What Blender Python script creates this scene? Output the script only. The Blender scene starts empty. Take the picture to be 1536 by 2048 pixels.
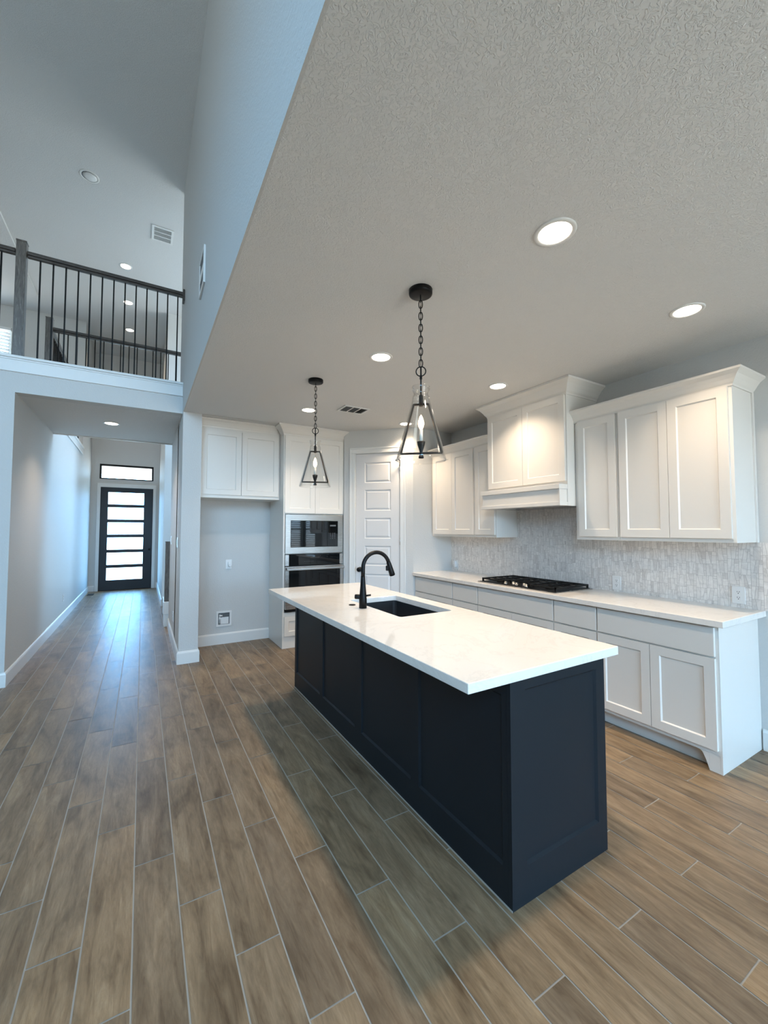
import bpy, bmesh, math, random
from mathutils import Vector, Matrix
random.seed(7)
SC = bpy.context.scene
COL = SC.collection
PI = math.pi

# ------------------------------------------------------------------ camera
YAW, PITCH, ROLL, FPX, CAMH = 0.5311, 0.0425, 0.0002, 820.85, 1.4525
F = Vector((math.sin(YAW)*math.cos(PITCH), math.cos(YAW)*math.cos(PITCH), math.sin(PITCH)))
R0 = Vector((math.cos(YAW), -math.sin(YAW), 0)); U0 = R0.cross(F)
R = R0*math.cos(ROLL)+U0*math.sin(ROLL); U = U0*math.cos(ROLL)-R0*math.sin(ROLL)
cd = bpy.data.cameras.new('camera'); cam = bpy.data.objects.new('camera', cd); COL.objects.link(cam)
cam.matrix_world = Matrix(((R.x, U.x, -F.x, 0), (R.y, U.y, -F.y, 0), (R.z, U.z, -F.z, CAMH), (0, 0, 0, 1)))
cd.sensor_fit = 'VERTICAL'; cd.sensor_height = 36.0; cd.lens = FPX/2048*36.0
cd.clip_start = 0.02; cd.clip_end = 100
SC.camera = cam

# ------------------------------------------------------------------ light and exposure
EXPOSURE = 0.30
SKY = 23.0            # outdoor sky radiance
GROUND = 9.0
DOWNLIGHT = 7.6      # watts of each lit downlight
vs = SC.view_settings
vs.view_transform = 'Standard'; vs.look = 'None'; vs.exposure = EXPOSURE; vs.gamma = 1.0; vs.use_curve_mapping = False
cy = SC.cycles
cy.use_denoising = True
cy.max_bounces = 9; cy.diffuse_bounces = 5; cy.glossy_bounces = 4; cy.transmission_bounces = 6; cy.transparent_max_bounces = 12
cy.sample_clamp_indirect = 6.0; cy.caustics_reflective = False; cy.caustics_refractive = False

w = bpy.data.worlds.new('sky'); SC.world = w; w.use_nodes = True
nt = w.node_tree; nt.nodes.clear()
tc = nt.nodes.new('ShaderNodeTexCoord'); sp = nt.nodes.new('ShaderNodeSeparateXYZ')
mr = nt.nodes.new('ShaderNodeMapRange'); mr.inputs[1].default_value = -0.05; mr.inputs[2].default_value = 0.08
mixc = nt.nodes.new('ShaderNodeMix'); mixc.data_type = 'RGBA'
mixc.inputs[6].default_value = (0.90*GROUND, 0.94*GROUND, 0.94*GROUND, 1)
mixc.inputs[7].default_value = (0.40*SKY, 0.68*SKY, 1.0*SKY, 1)
bg = nt.nodes.new('ShaderNodeBackground'); wo = nt.nodes.new('ShaderNodeOutputWorld')
nt.links.new(tc.outputs['Generated'], sp.inputs[0]); nt.links.new(sp.outputs[2], mr.inputs[0])
nt.links.new(mr.outputs[0], mixc.inputs[0]); nt.links.new(mixc.outputs[2], bg.inputs[0]); nt.links.new(bg.outputs[0], wo.inputs[0])

def portal(name, c, n, sx, sy):
    """daylight portal filling a window opening; n = direction into the room"""
    d = bpy.data.lights.new(name, 'AREA'); d.shape = 'RECTANGLE'; d.size = sx; d.size_y = sy
    d.cycles.is_portal = True
    o = bpy.data.objects.new(name, d); COL.objects.link(o)
    n = Vector(n); z = -n; x = Vector((0, 0, 1)).cross(z).normalized(); y = z.cross(x)
    o.matrix_world = Matrix(((x.x, y.x, z.x, c[0]), (x.y, y.y, z.y, c[1]), (x.z, y.z, z.z, c[2]), (0, 0, 0, 1)))

# room dimensions
CZ, HZ = 2.754, 5.66          # kitchen ceiling, great room ceiling
KX, WX, LX = 3.572, 0.359, -1.073
REAR, LEFT = -3.2, -4.6
BALY, LOFTZ = 5.086, 3.06
COR = 5.555                   # far end of the tall wall
VY = 7.0                      # far edge of hall ceiling, near edge of foyer void
SWY = 8.87                    # stairwell far wall
DY = 11.762                   # front wall
BW = 5.60                     # kitchen back wall
NX = 5.6                      # nook right wall
NY = 0.55
# windows: (centre, inward normal, width, height)
GW = [(-3.55, 1.4), (-2.0, 1.4), (-0.65, 1.0)]
for gx, gw in GW:
    portal('daylight', (gx, REAR-0.10, 3.85), (0, 1, 0), gw, 2.0)
portal('daylight', (2.0, REAR-0.10, 1.25), (0, 1, 0), 2.4, 2.3)
portal('daylight', (4.32, REAR-0.10, 1.45), (0, 1, 0), 0.5, 1.5)
portal('daylight', (4.92, REAR-0.10, 1.45), (0, 1, 0), 0.5, 1.5)
portal('daylight', (3.7, 7.3, 4.35), (-1, 0, 0), 2.6, 1.9)
portal('daylight', (-0.355, DY+0.10, 1.2), (0, -1, 0), 0.76, 2.2)
portal('daylight', (-0.34, DY+0.10, 2.83), (0, -1, 0), 1.1, 0.33)
portal('daylight', (-2.7, 10.2, 4.56), (0, -1, 0), 0.9, 1.3)

# ------------------------------------------------------------------ materials
def M(name, base, rough=0.5, metal=0.0, spec=0.5, coat=0.0):
    m = bpy.data.materials.new(name); m.use_nodes = True
    b = m.node_tree.nodes['Principled BSDF']
    b.inputs['Base Color'].default_value = (*base, 1); b.inputs['Roughness'].default_value = rough
    b.inputs['Metallic'].default_value = metal; b.inputs['Specular IOR Level'].default_value = spec
    b.inputs['Coat Weight'].default_value = coat
    return m
def N(m, t, **k):
    n = m.node_tree.nodes.new(t)
    for a, v in k.items(): setattr(n, a, v)
    return n
def L(m, a, b): m.node_tree.links.new(a, b)
def obj_coords(m, scale=(1, 1, 1)):
    t = N(m, 'ShaderNodeNewGeometry'); mp = N(m, 'ShaderNodeMapping'); mp.inputs['Scale'].default_value = scale
    L(m, t.outputs['Position'], mp.inputs[0]); return mp.outputs[0]
def bump(m, h, strength, dist):
    b = N(m, 'ShaderNodeBump'); b.inputs['Strength'].default_value = strength; b.inputs['Distance'].default_value = dist
    L(m, h, b.inputs['Height']); L(m, b.outputs[0], m.node_tree.nodes['Principled BSDF'].inputs['Normal'])
def noise(m, vec, scale, detail=2, rough=0.5, dist=0.0):
    n = N(m, 'ShaderNodeTexNoise'); n.inputs['Scale'].default_value = scale; n.inputs['Detail'].default_value = detail
    n.inputs['Roughness'].default_value = rough; n.inputs['Distortion'].default_value = dist
    L(m, vec, n.inputs['Vector']); return n.outputs['Fac']
def ramp(m, fac, stops):
    r = N(m, 'ShaderNodeValToRGB'); e = r.color_ramp.elements
    while len(e) < len(stops): e.new(0.5)
    for i, (p, c) in enumerate(stops): e[i].position = p; e[i].color = (*c, 1) if len(c) == 3 else c
    L(m, fac, r.inputs[0]); return r.outputs[0]
def math_(m, op, a, b=None, c=None):
    n = N(m, 'ShaderNodeMath', operation=op)
    for i, v in enumerate((a, b, c)):
        if v is None: continue
        if isinstance(v, (int, float)): n.inputs[i].default_value = v
        else: L(m, v, n.inputs[i])
    return n.outputs[0]

WALL = M('wall_paint', (0.58, 0.58, 0.565), 0.62, spec=0.35)
v = obj_coords(WALL); bump(WALL, ramp(WALL, noise(WALL, v, 85, 2, 0.5, 0.4), [(0.42, (0, 0, 0)), (0.62, (1, 1, 1))]), 0.35, 0.0016)
CEIL = M('ceiling_paint', (0.69, 0.69, 0.68), 0.7, spec=0.3)
v = obj_coords(CEIL)
n1 = ramp(CEIL, noise(CEIL, v, 60, 2.5, 0.55, 1.6), [(0.46, (0, 0, 0)), (0.56, (1, 1, 1))])
bump(CEIL, n1, 0.62, 0.0032)
WHITE = M('white_cabinet_paint', (0.735, 0.71, 0.665), 0.34)
TRIM = M('white_trim_paint', (0.72, 0.72, 0.70), 0.32)
DOORP = M('white_door_paint', (0.68, 0.67, 0.66), 0.36)
NAVY = M('navy_paint', (0.0100, 0.0140, 0.0185), 0.45, spec=0.25)
GAP = M('dark_reveal', (0.12, 0.11, 0.10), 0.7)
BLACK = M('matte_black_metal', (0.003, 0.003, 0.0035), 0.42, spec=0.22)
BRONZE = M('dark_bronze_metal', (0.004, 0.0036, 0.0032), 0.5, spec=0.2)
IRON = M('cast_iron', (0.005, 0.005, 0.005), 0.55, spec=0.3)
STEEL = M('stainless_steel', (0.40, 0.385, 0.365), 0.24, 1.0)
v = obj_coords(STEEL, (2, 2, 260)); sn = noise(STEEL, v, 3, 2)
mrr = N(STEEL, 'ShaderNodeMapRange'); mrr.inputs[3].default_value = 0.17; mrr.inputs[4].default_value = 0.34
L(STEEL, sn, mrr.inputs[0]); L(STEEL, mrr.outputs[0], STEEL.node_tree.nodes['Principled BSDF'].inputs['Roughness'])
SINKM = M('sink_dark_steel', (0.05, 0.052, 0.055), 0.35, 0.6)
v = obj_coords(SINKM, (1, 8, 1)); bump(SINKM, noise(SINKM, v, 40, 2), 0.06, 0.001)
BGLASS = M('black_glass', (0.003, 0.004, 0.005), 0.03, spec=0.35)
CHROME = M('chrome', (0.75, 0.75, 0.75), 0.12, 1.0)
PLAST = M('white_plastic', (0.74, 0.74, 0.73), 0.3)
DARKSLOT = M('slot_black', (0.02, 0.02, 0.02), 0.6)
SLOTG = M('vent_shadow_grey', (0.10, 0.11, 0.115), 0.6)
CANDLE = M('candle_sleeve', (0.8, 0.75, 0.66), 0.45)
CARPET = M('loft_carpet', (0.36, 0.32, 0.28), 0.95)
v = obj_coords(CARPET); bump(CARPET, noise(CARPET, v, 300, 2), 0.5, 0.003)
BLIND = M('blind_slat_white', (0.75, 0.76, 0.76), 0.4)

# grey brown stained wood of newels and rails
WOOD = M('grey_stained_wood', (0.16, 0.14, 0.12), 0.42)
v = obj_coords(WOOD, (14, 14, 1.2)); wn = noise(WOOD, v, 7, 5, 0.6, 1.2)
L(WOOD, ramp(WOOD, wn, [(0.30, (0.055, 0.047, 0.042)), (0.55, (0.13, 0.115, 0.10)), (0.75, (0.23, 0.21, 0.19))]),
  WOOD.node_tree.nodes['Principled BSDF'].inputs['Base Color'])
RAILW = M('dark_handrail_wood', (0.055, 0.046, 0.040), 0.38)
v = obj_coords(RAILW, (2, 12, 12)); L(RAILW, ramp(RAILW, noise(RAILW, v, 8, 3), [(0.3, (0.035, 0.03, 0.027)), (0.7, (0.085, 0.072, 0.062))]),
  RAILW.node_tree.nodes['Principled BSDF'].inputs['Base Color'])

# quartz
QUARTZ = M('white_quartz', (0.76, 0.73, 0.69), 0.07, spec=0.55)
v = obj_coords(QUARTZ)
vein = noise(QUARTZ, v, 2.2, 7, 0.62, 1.6)
vr = ramp(QUARTZ, vein, [(0.0, (0.80, 0.775, 0.735)), (0.48, (0.80, 0.775, 0.735)), (0.502, (0.745, 0.72, 0.685)), (0.525, (0.80, 0.775, 0.735))])
fl = noise(QUARTZ, v, 420, 2, 0.7)
mx = N(QUARTZ, 'ShaderNodeMix', data_type='RGBA', blend_type='MULTIPLY'); mx.inputs[0].default_value = 1
L(QUARTZ, vr, mx.inputs[6]); L(QUARTZ, ramp(QUARTZ, fl, [(0.3, (0.95, 0.94, 0.93)), (0.6, (1, 1, 1))]), mx.inputs[7])
L(QUARTZ, mx.outputs[2], QUARTZ.node_tree.nodes['Principled BSDF'].inputs['Base Color'])

# plank tile
TILE = M('wood_look_tile', (0.25, 0.2, 0.15), 0.36, spec=0.32)
at = N(TILE, 'ShaderNodeAttribute', attribute_name='plank'); rnd = at.outputs['Fac']
g = N(TILE, 'ShaderNodeNewGeometry'); sx = N(TILE, 'ShaderNodeSeparateXYZ'); L(TILE, g.outputs['Position'], sx.inputs[0])
cx = N(TILE, 'ShaderNodeCombineXYZ')
L(TILE, math_(TILE, 'MULTIPLY', sx.outputs[0], 1.0), cx.inputs[0]); L(TILE, math_(TILE, 'MULTIPLY', sx.outputs[1], 0.13), cx.inputs[1])
L(TILE, math_(TILE, 'MULTIPLY', rnd, 37.0), cx.inputs[2])
grain = noise(TILE, cx.outputs[0], 26, 7, 0.68, 0.9)
cx2 = N(TILE, 'ShaderNodeCombineXYZ')
L(TILE, sx.outputs[0], cx2.inputs[0]); L(TILE, math_(TILE, 'MULTIPLY', sx.outputs[1], 0.35), cx2.inputs[1]); L(TILE, math_(TILE, 'MULTIPLY', rnd, 91.0), cx2.inputs[2])
blot = noise(TILE, cx2.outputs[0], 6.5, 3, 0.55, 0.8)
fine = noise(TILE, cx.outputs[0], 150, 3, 0.7, 0.2)
gr = ramp(TILE, grain, [(0.24, (0.110, 0.071, 0.041)), (0.42, (0.205, 0.143, 0.087)), (0.58, (0.275, 0.200, 0.127)), (0.80, (0.365, 0.280, 0.188))])
br = ramp(TILE, blot, [(0.25, (0.42, 0.40, 0.38)), (0.42, (0.82, 0.82, 0.82)), (0.60, (1.0, 1.0, 1.0)), (0.78, (1.22, 1.19, 1.12))])
m1 = N(TILE, 'ShaderNodeMix', data_type='RGBA', blend_type='MULTIPLY'); m1.inputs[0].default_value = 1
L(TILE, gr, m1.inputs[6]); L(TILE, br, m1.inputs[7])
pr = ramp(TILE, rnd, [(0.0, (0.80, 0.80, 0.82)), (0.35, (0.98, 0.97, 0.95)), (0.7, (1.05, 1.03, 1.0)), (1.0, (1.22, 1.16, 1.06))])
m2 = N(TILE, 'ShaderNodeMix', data_type='RGBA', blend_type='MULTIPLY'); m2.inputs[0].default_value = 1
L(TILE, m1.outputs[2], m2.inputs[6]); L(TILE, pr, m2.inputs[7])
# small knots
vo = N(TILE, 'ShaderNodeTexVoronoi'); vo.inputs['Scale'].default_value = 3.3; L(TILE, cx2.outputs[0], vo.inputs['Vector'])
kn = ramp(TILE, vo.outputs['Distance'], [(0.0, (0.30, 0.27, 0.25)), (0.05, (0.55, 0.52, 0.5)), (0.10, (1, 1, 1)), (1, (1, 1, 1))])
m3 = N(TILE, 'ShaderNodeMix', data_type='RGBA', blend_type='MULTIPLY'); m3.inputs[0].default_value = 0.8
L(TILE, m2.outputs[2], m3.inputs[6]); L(TILE, kn, m3.inputs[7])
m4 = N(TILE, 'ShaderNodeMix', data_type='RGBA', blend_type='MULTIPLY'); m4.inputs[0].default_value = 1
L(TILE, m3.outputs[2], m4.inputs[6]); L(TILE, ramp(TILE, fine, [(0.3, (0.84, 0.84, 0.84)), (0.65, (1.04, 1.04, 1.04))]), m4.inputs[7])
L(TILE, m4.outputs[2], TILE.node_tree.nodes['Principled BSDF'].inputs['Base Color'])
rr = N(TILE, 'ShaderNodeMapRange'); rr.inputs[3].default_value = 0.32; rr.inputs[4].default_value = 0.48
L(TILE, grain, rr.inputs[0]); L(TILE, rr.outputs[0], TILE.node_tree.nodes['Principled BSDF'].inputs['Roughness'])
bump(TILE, grain, 0.12, 0.0015)
GROUT = M('grout', (0.40, 0.38, 0.34), 0.8)

# marble mosaic backsplash: columns of slanted pieces
MOS = M('marble_mosaic', (0.6, 0.58, 0.56), 0.25)
g = N(MOS, 'ShaderNodeNewGeometry'); s3 = N(MOS, 'ShaderNodeSeparateXYZ'); L(MOS, g.outputs['Position'], s3.inputs[0])
CWD, CHT = 0.064, 0.088
u = math_(MOS, 'DIVIDE', s3.outputs[1], CWD); ui = math_(MOS, 'FLOOR', u); uf = math_(MOS, 'FRACT', u)
wn1 = N(MOS, 'ShaderNodeTexWhiteNoise', noise_dimensions='1D'); L(MOS, ui, wn1.inputs['W'])
vv = math_(MOS, 'ADD', math_(MOS, 'DIVIDE', s3.outputs[2], CHT), wn1.outputs['Value']); vi = math_(MOS, 'FLOOR', vv); vf = math_(MOS, 'FRACT', vv)
cid = N(MOS, 'ShaderNodeCombineXYZ'); L(MOS, ui, cid.inputs[0]); L(MOS, vi, cid.inputs[1])
def rand3(z):
    ad_ = N(MOS, 'ShaderNodeVectorMath', operation='ADD'); L(MOS, cid.outputs[0], ad_.inputs[0]); ad_.inputs[1].default_value = (0, 0, z)
    w_ = N(MOS, 'ShaderNodeTexWhiteNoise', noise_dimensions='3D'); L(MOS, ad_.outputs[0], w_.inputs['Vector'])
    c_ = N(MOS, 'ShaderNodeSeparateColor'); L(MOS, w_.outputs['Color'], c_.inputs[0]); return c_.outputs
r1, r2 = rand3(0.0), rand3(5.0)
def slant(a_, b_, lo, hi):
    la = math_(MOS, 'MULTIPLY_ADD', a_, hi-lo, lo); lb = math_(MOS, 'MULTIPLY_ADD', b_, hi-lo, lo)
    dd = math_(MOS, 'SUBTRACT', uf, math_(MOS, 'MULTIPLY_ADD', math_(MOS, 'SUBTRACT', lb, la), vf, la))
    return math_(MOS, 'MULTIPLY', math_(MOS, 'ABSOLUTE', dd), CWD), math_(MOS, 'GREATER_THAN', dd, 0.0)
d1_, s1_ = slant(r1[0], r1[1], 0.12, 0.52); d2_, s2_ = slant(r2[0], r2[1], 0.50, 0.90)
e1 = math_(MOS, 'MULTIPLY', math_(MOS, 'MINIMUM', uf, math_(MOS, 'SUBTRACT', 1.0, uf)), CWD)
e2 = math_(MOS, 'MULTIPLY', math_(MOS, 'MINIMUM', vf, math_(MOS, 'SUBTRACT', 1.0, vf)), CHT)
cutv = math_(MOS, 'MULTIPLY_ADD', r1[2], 0.7, 0.15)
e3 = math_(MOS, 'ADD', math_(MOS, 'MULTIPLY', math_(MOS, 'ABSOLUTE', math_(MOS, 'SUBTRACT', vf, cutv)), CHT), s1_)
zone = math_(MOS, 'ADD', s1_, s2_)
ed = math_(MOS, 'MINIMUM', math_(MOS, 'MINIMUM', e1, e2), math_(MOS, 'MINIMUM', math_(MOS, 'MINIMUM', d1_, d2_), e3))
line = ramp(MOS, math_(MOS, 'DIVIDE', ed, 0.01), [(0.04, (0, 0, 0)), (0.12, (1, 1, 1))])
cid2 = N(MOS, 'ShaderNodeCombineXYZ'); L(MOS, ui, cid2.inputs[0]); L(MOS, vi, cid2.inputs[1])
L(MOS, math_(MOS, 'ADD', math_(MOS, 'MULTIPLY', zone, 3.0), math_(MOS, 'MULTIPLY', math_(MOS, 'GREATER_THAN', vf, cutv), math_(MOS, 'SUBTRACT', 1.0, s1_))), cid2.inputs[2])
wn3 = N(MOS, 'ShaderNodeTexWhiteNoise', noise_dimensions='3D'); L(MOS, cid2.outputs[0], wn3.inputs['Vector'])
mv = N(MOS, 'ShaderNodeVectorMath', operation='ADD'); L(MOS, g.outputs['Position'], mv.inputs[0]); L(MOS, wn3.outputs['Color'], mv.inputs[1])
marb = noise(MOS, mv.outputs[0], 18, 5, 0.6, 1.4)
mc = ramp(MOS, marb, [(0.26, (0.50, 0.485, 0.475)), (0.40, (0.68, 0.66, 0.64)), (0.6, (0.77, 0.75, 0.725)), (0.8, (0.82, 0.80, 0.78))])
tint = ramp(MOS, wn3.outputs['Value'], [(0.0, (0.84, 0.82, 0.81)), (0.3, (0.98, 0.97, 0.96)), (1.0, (1.04, 1.03, 1.02))])
mm = N(MOS, 'ShaderNodeMix', data_type='RGBA', blend_type='MULTIPLY'); mm.inputs[0].default_value = 1; L(MOS, mc, mm.inputs[6]); L(MOS, tint, mm.inputs[7])
mg = N(MOS, 'ShaderNodeMix', data_type='RGBA'); mg.inputs[6].default_value = (0.40, 0.38, 0.365, 1); L(MOS, line, mg.inputs[0]); L(MOS, mm.outputs[2], mg.inputs[7])
L(MOS, mg.outputs[2], MOS.node_tree.nodes['Principled BSDF'].inputs['Base Color'])
bump(MOS, line, 0.4, 0.001)

def emit(name, col, s):
    m = bpy.data.materials.new(name); m.use_nodes = True; t = m.node_tree; t.nodes.clear()
    e = t.nodes.new('ShaderNodeEmission'); e.inputs[0].default_value = (*col, 1); e.inputs[1].default_value = s
    o = t.nodes.new('ShaderNodeOutputMaterial'); t.links.new(e.outputs[0], o.inputs[0]); return m
LENS = emit('downlight_lens', (1.0, 0.85, 0.68), 14)
BULB = emit('bulb_glow', (1.0, 0.62, 0.36), 45)
def glassy(name, tint, fres=1.45, extra=0.0, rough=0.0):
    m = bpy.data.materials.new(name); m.use_nodes = True; t = m.node_tree; t.nodes.clear()
    f0 = t.nodes.new('ShaderNodeLayerWeight'); f0.inputs[0].default_value = 0.5
    f = t.nodes.new('ShaderNodeMath'); f.operation = 'POWER'; f.inputs[1].default_value = 2.8; t.links.new(f0.outputs['Facing'], f.inputs[0])
    ad = t.nodes.new('ShaderNodeMath'); ad.operation = 'MULTIPLY_ADD'; ad.inputs[1].default_value = fres; ad.inputs[2].default_value = extra
    a = t.nodes.new('ShaderNodeBsdfTransparent'); a.inputs[0].default_value = (*tint, 1)
    b = t.nodes.new('ShaderNodeBsdfGlossy'); b.inputs['Roughness'].default_value = rough
    mx = t.nodes.new('ShaderNodeMixShader'); o = t.nodes.new('ShaderNodeOutputMaterial')
    t.links.new(f.outputs[0], ad.inputs[0]); t.links.new(ad.outputs[0], mx.inputs[0]); t.links.new(a.outputs[0], mx.inputs[1]); t.links.new(b.outputs[0], mx.inputs[2])
    t.links.new(mx.outputs[0], o.inputs[0]); return m
SHADEG = glassy('clear_glass_shade', (0.975, 0.975, 0.97), 0.95, 0.03)
PANE = glassy('window_glass', (0.95, 0.97, 0.97), 0.5, 0.04)
DPANE = glassy('tinted_door_glass', (0.66, 0.82, 0.92), 0.5, 0.04)

# ------------------------------------------------------------------ mesh helpers
class MB:
    def __init__(s): s.v = []; s.f = []; s.smooth = []
    def add(s, vs, fs, smooth=False):
        o = len(s.v); s.v += [Vector(p) for p in vs]; s.f += [[i+o for i in f] for f in fs]; s.smooth += [smooth]*len(fs); return s
    def box(s, x0, x1, y0, y1, z0, z1):
        x0, x1 = sorted((x0, x1)); y0, y1 = sorted((y0, y1)); z0, z1 = sorted((z0, z1))
        return s.add([(x0, y0, z0), (x1, y0, z0), (x1, y1, z0), (x0, y1, z0), (x0, y0, z1), (x1, y0, z1), (x1, y1, z1), (x0, y1, z1)],
                     [(0, 3, 2, 1), (4, 5, 6, 7), (0, 1, 5, 4), (1, 2, 6, 5), (2, 3, 7, 6), (3, 0, 4, 7)])
    def obox(s, o, a, b, c, la, lb, lc):
        """box at origin o spanned by unit vectors a,b,c (right handed) with lengths"""
        o, a, b, c = Vector(o), Vector(a)*la, Vector(b)*lb, Vector(c)*lc
        P = [o, o+a, o+a+b, o+b, o+c, o+a+c, o+a+b+c, o+b+c]
        return s.add(P, [(0, 3, 2, 1), (4, 5, 6, 7), (0, 1, 5, 4), (1, 2, 6, 5), (2, 3, 7, 6), (3, 0, 4, 7)])
    def prism(s, pts, z0, z1):
        n = len(pts); P = [(x, y, z0) for x, y in pts]+[(x, y, z1) for x, y in pts]
        return s.add(P, [tuple(range(n))[::-1], tuple(range(n, 2*n))]+[(i, (i+1) % n, (i+1) % n+n, i+n) for i in range(n)])
    def lathe(s, prof, c=(0, 0, 0), n=32, axis=(0, 0, 1), caps=True):
        """profile list of (radius, height) around an axis"""
        ax = Vector(axis).normalized(); t = Vector((1, 0, 0)) if abs(ax.x) < 0.9 else Vector((0, 1, 0))
        e1 = ax.cross(t).normalized(); e2 = ax.cross(e1); c = Vector(c); P = []; fs = []
        for r, h in prof:
            for i in range(n):
                a = 2*PI*i/n; P.append(c+ax*h+(e1*math.cos(a)+e2*math.sin(a))*r)
        for k in range(len(prof)-1):
            for i in range(n): fs.append((k*n+i, k*n+(i+1) % n, (k+1)*n+(i+1) % n, (k+1)*n+i))
        s.add(P, fs, True)
        if caps:
            o = len(s.v)-len(P)
            for k in (0, len(prof)-1):
                if prof[k][0] > 1e-5: s.f.append([o+k*n+i for i in (range(n) if k else range(n-1, -1, -1))]); s.smooth.append(False)
        return s
    def tube(s, pts, r, n=10, closed=False):
        pts = [Vector(p) for p in pts]; m = len(pts); rs = r if isinstance(r, (list, tuple)) else [r]*m
        ring = []; prev = None
        for i, p in enumerate(pts):
            a = pts[(i-1) % m] if (closed or i) else p; b = pts[(i+1) % m] if (closed or i < m-1) else p
            d = (b-a).normalized()
            if prev is None:
                t = Vector((0, 0, 1)) if abs(d.z) < 0.9 else Vector((1, 0, 0)); e = d.cross(t).normalized()
            else: e = (prev-d*prev.dot(d)).normalized()
            prev = e; g_ = d.cross(e)
            ring.append([p+(e*math.cos(2*PI*k/n)+g_*math.sin(2*PI*k/n))*rs[i] for k in range(n)])
        P = [q for rg in ring for q in rg]; fs = []
        for i in range(m if closed else m-1):
            j = (i+1) % m
            for k in range(n): fs.append((i*n+k, i*n+(k+1) % n, j*n+(k+1) % n, j*n+k))
        if not closed: fs += [tuple(range(n))[::-1], tuple(range((m-1)*n, m*n))]
        return s.add(P, fs, True)
    def sweep(s, path, prof, closed=False):
        """xy path, profile [(out, z)] offset to the right of the walking direction; mitred"""
        m = len(path); pp = [Vector((p[0], p[1])) for p in path]; offs = []
        for i in range(m):
            def nr(a, b): d = (b-a).normalized(); return Vector((d.y, -d.x))
            n1 = nr(pp[i-1], pp[i]) if (i or closed) else None
            n2 = nr(pp[i], pp[(i+1) % m]) if (i < m-1 or closed) else None
            if n1 is None: o = n2
            elif n2 is None: o = n1
            else: o = (n1+n2); o = o/(o.dot(n1))
            offs.append(o)
        k = len(prof); P = [(pp[i].x+offs[i].x*o, pp[i].y+offs[i].y*o, z) for i in range(m) for o, z in prof]; fs = []
        for i in range(m if closed else m-1):
            j = (i+1) % m
            for a in range(k): b = (a+1) % k; fs.append((i*k+a, j*k+a, j*k+b, i*k+b))
        if not closed: fs += [tuple(range(k)), tuple(range((m-1)*k, m*k))[::-1]]
        return s.add(P, fs)
    def shaker(s, o, a, n, W, H, T=0.02, st=0.057, rec=0.009, bev=0.007, st2=None):
        """door with recessed panel. o = lower-left corner of FRONT plane seen from outside, a = unit to the right, n = outward normal"""
        o, a, n, up = Vector(o), Vector(a), Vector(n), Vector((0, 0, 1))
        st2 = st2 or (st, st)
        def q(u, h, d): return o+a*u+up*h+n*d
        P = [q(0, 0, 0), q(W, 0, 0), q(W, H, 0), q(0, H, 0)]
        i0 = [(st, st2[0]), (W-st, st2[0]), (W-st, H-st2[1]), (st, H-st2[1])]
        P += [q(x, y, 0) for x, y in i0]
        sg = [(1, 1), (-1, 1), (-1, -1), (1, -1)]
        P += [q(x+bev*sx_, y+bev*sy_, -rec) for (x, y), (sx_, sy_) in zip(i0, sg)]
        P += [q(0, 0, -T), q(W, 0, -T), q(W, H, -T), q(0, H, -T)]
        fs = [(0, 1, 5, 4), (1, 2, 6, 5), (2, 3, 7, 6), (3, 0, 4, 7)]
        fs += [(4, 5, 9, 8), (5, 6, 10, 9), (6, 7, 11, 10), (7, 4, 8, 11), (8, 9, 10, 11)]
        fs += [(1, 0, 12, 13), (2, 1, 13, 14), (3, 2, 14, 15), (0, 3, 15, 12), (15, 14, 13, 12)]
        return s.add(P, fs)
    def build(s, name, mat, parent=None, bevel=0.0, seg=2, recalc=True):
        me = bpy.data.meshes.new(name)
        off = Vector((0, 0, 0))
        if parent is not None:
            p_ = parent
            while p_ is not None: off += p_.location; p_ = p_.parent
        me.from_pydata([p-off for p in s.v], [], s.f)
        me.polygons.foreach_set('use_smooth', s.smooth)
        if recalc:
            b = bmesh.new(); b.from_mesh(me); bmesh.ops.recalc_face_normals(b, faces=b.faces[:]); b.to_mesh(me); b.free()
        me.materials.append(mat); me.update()
        o = bpy.data.objects.new(name, me); COL.objects.link(o); o.parent = parent
        if bevel:
            md = o.modifiers.new('bevel', 'BEVEL'); md.width = bevel; md.segments = seg; md.limit_method = 'ANGLE'; md.angle_limit = 0.6
        return o
def tag(o, label=None, cat=None, group=None, kind=None):
    if label: o['label'] = label
    if cat: o['category'] = cat
    if group: o['group'] = group
    if kind: o['kind'] = kind
    return o
def thing(name, label, cat, loc, group=None, kind=None):
    o = bpy.data.objects.new(name, None); COL.objects.link(o); o.location = loc; o.empty_display_size = 0.05
    return tag(o, label, cat, group, kind)
def struct(name, mb, mat, label, cat=None, bevel=0.0):
    return tag(mb.build(name, mat, None, bevel), label, cat or name.split('_')[0], None, 'structure')
def copy_tree(o, loc=None, parent=None):
    c = o.copy(); COL.objects.link(c); c.parent = parent
    if loc is not None: c.location = loc
    for ch in list(o.children): copy_tree(ch, None, c)
    return c
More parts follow.
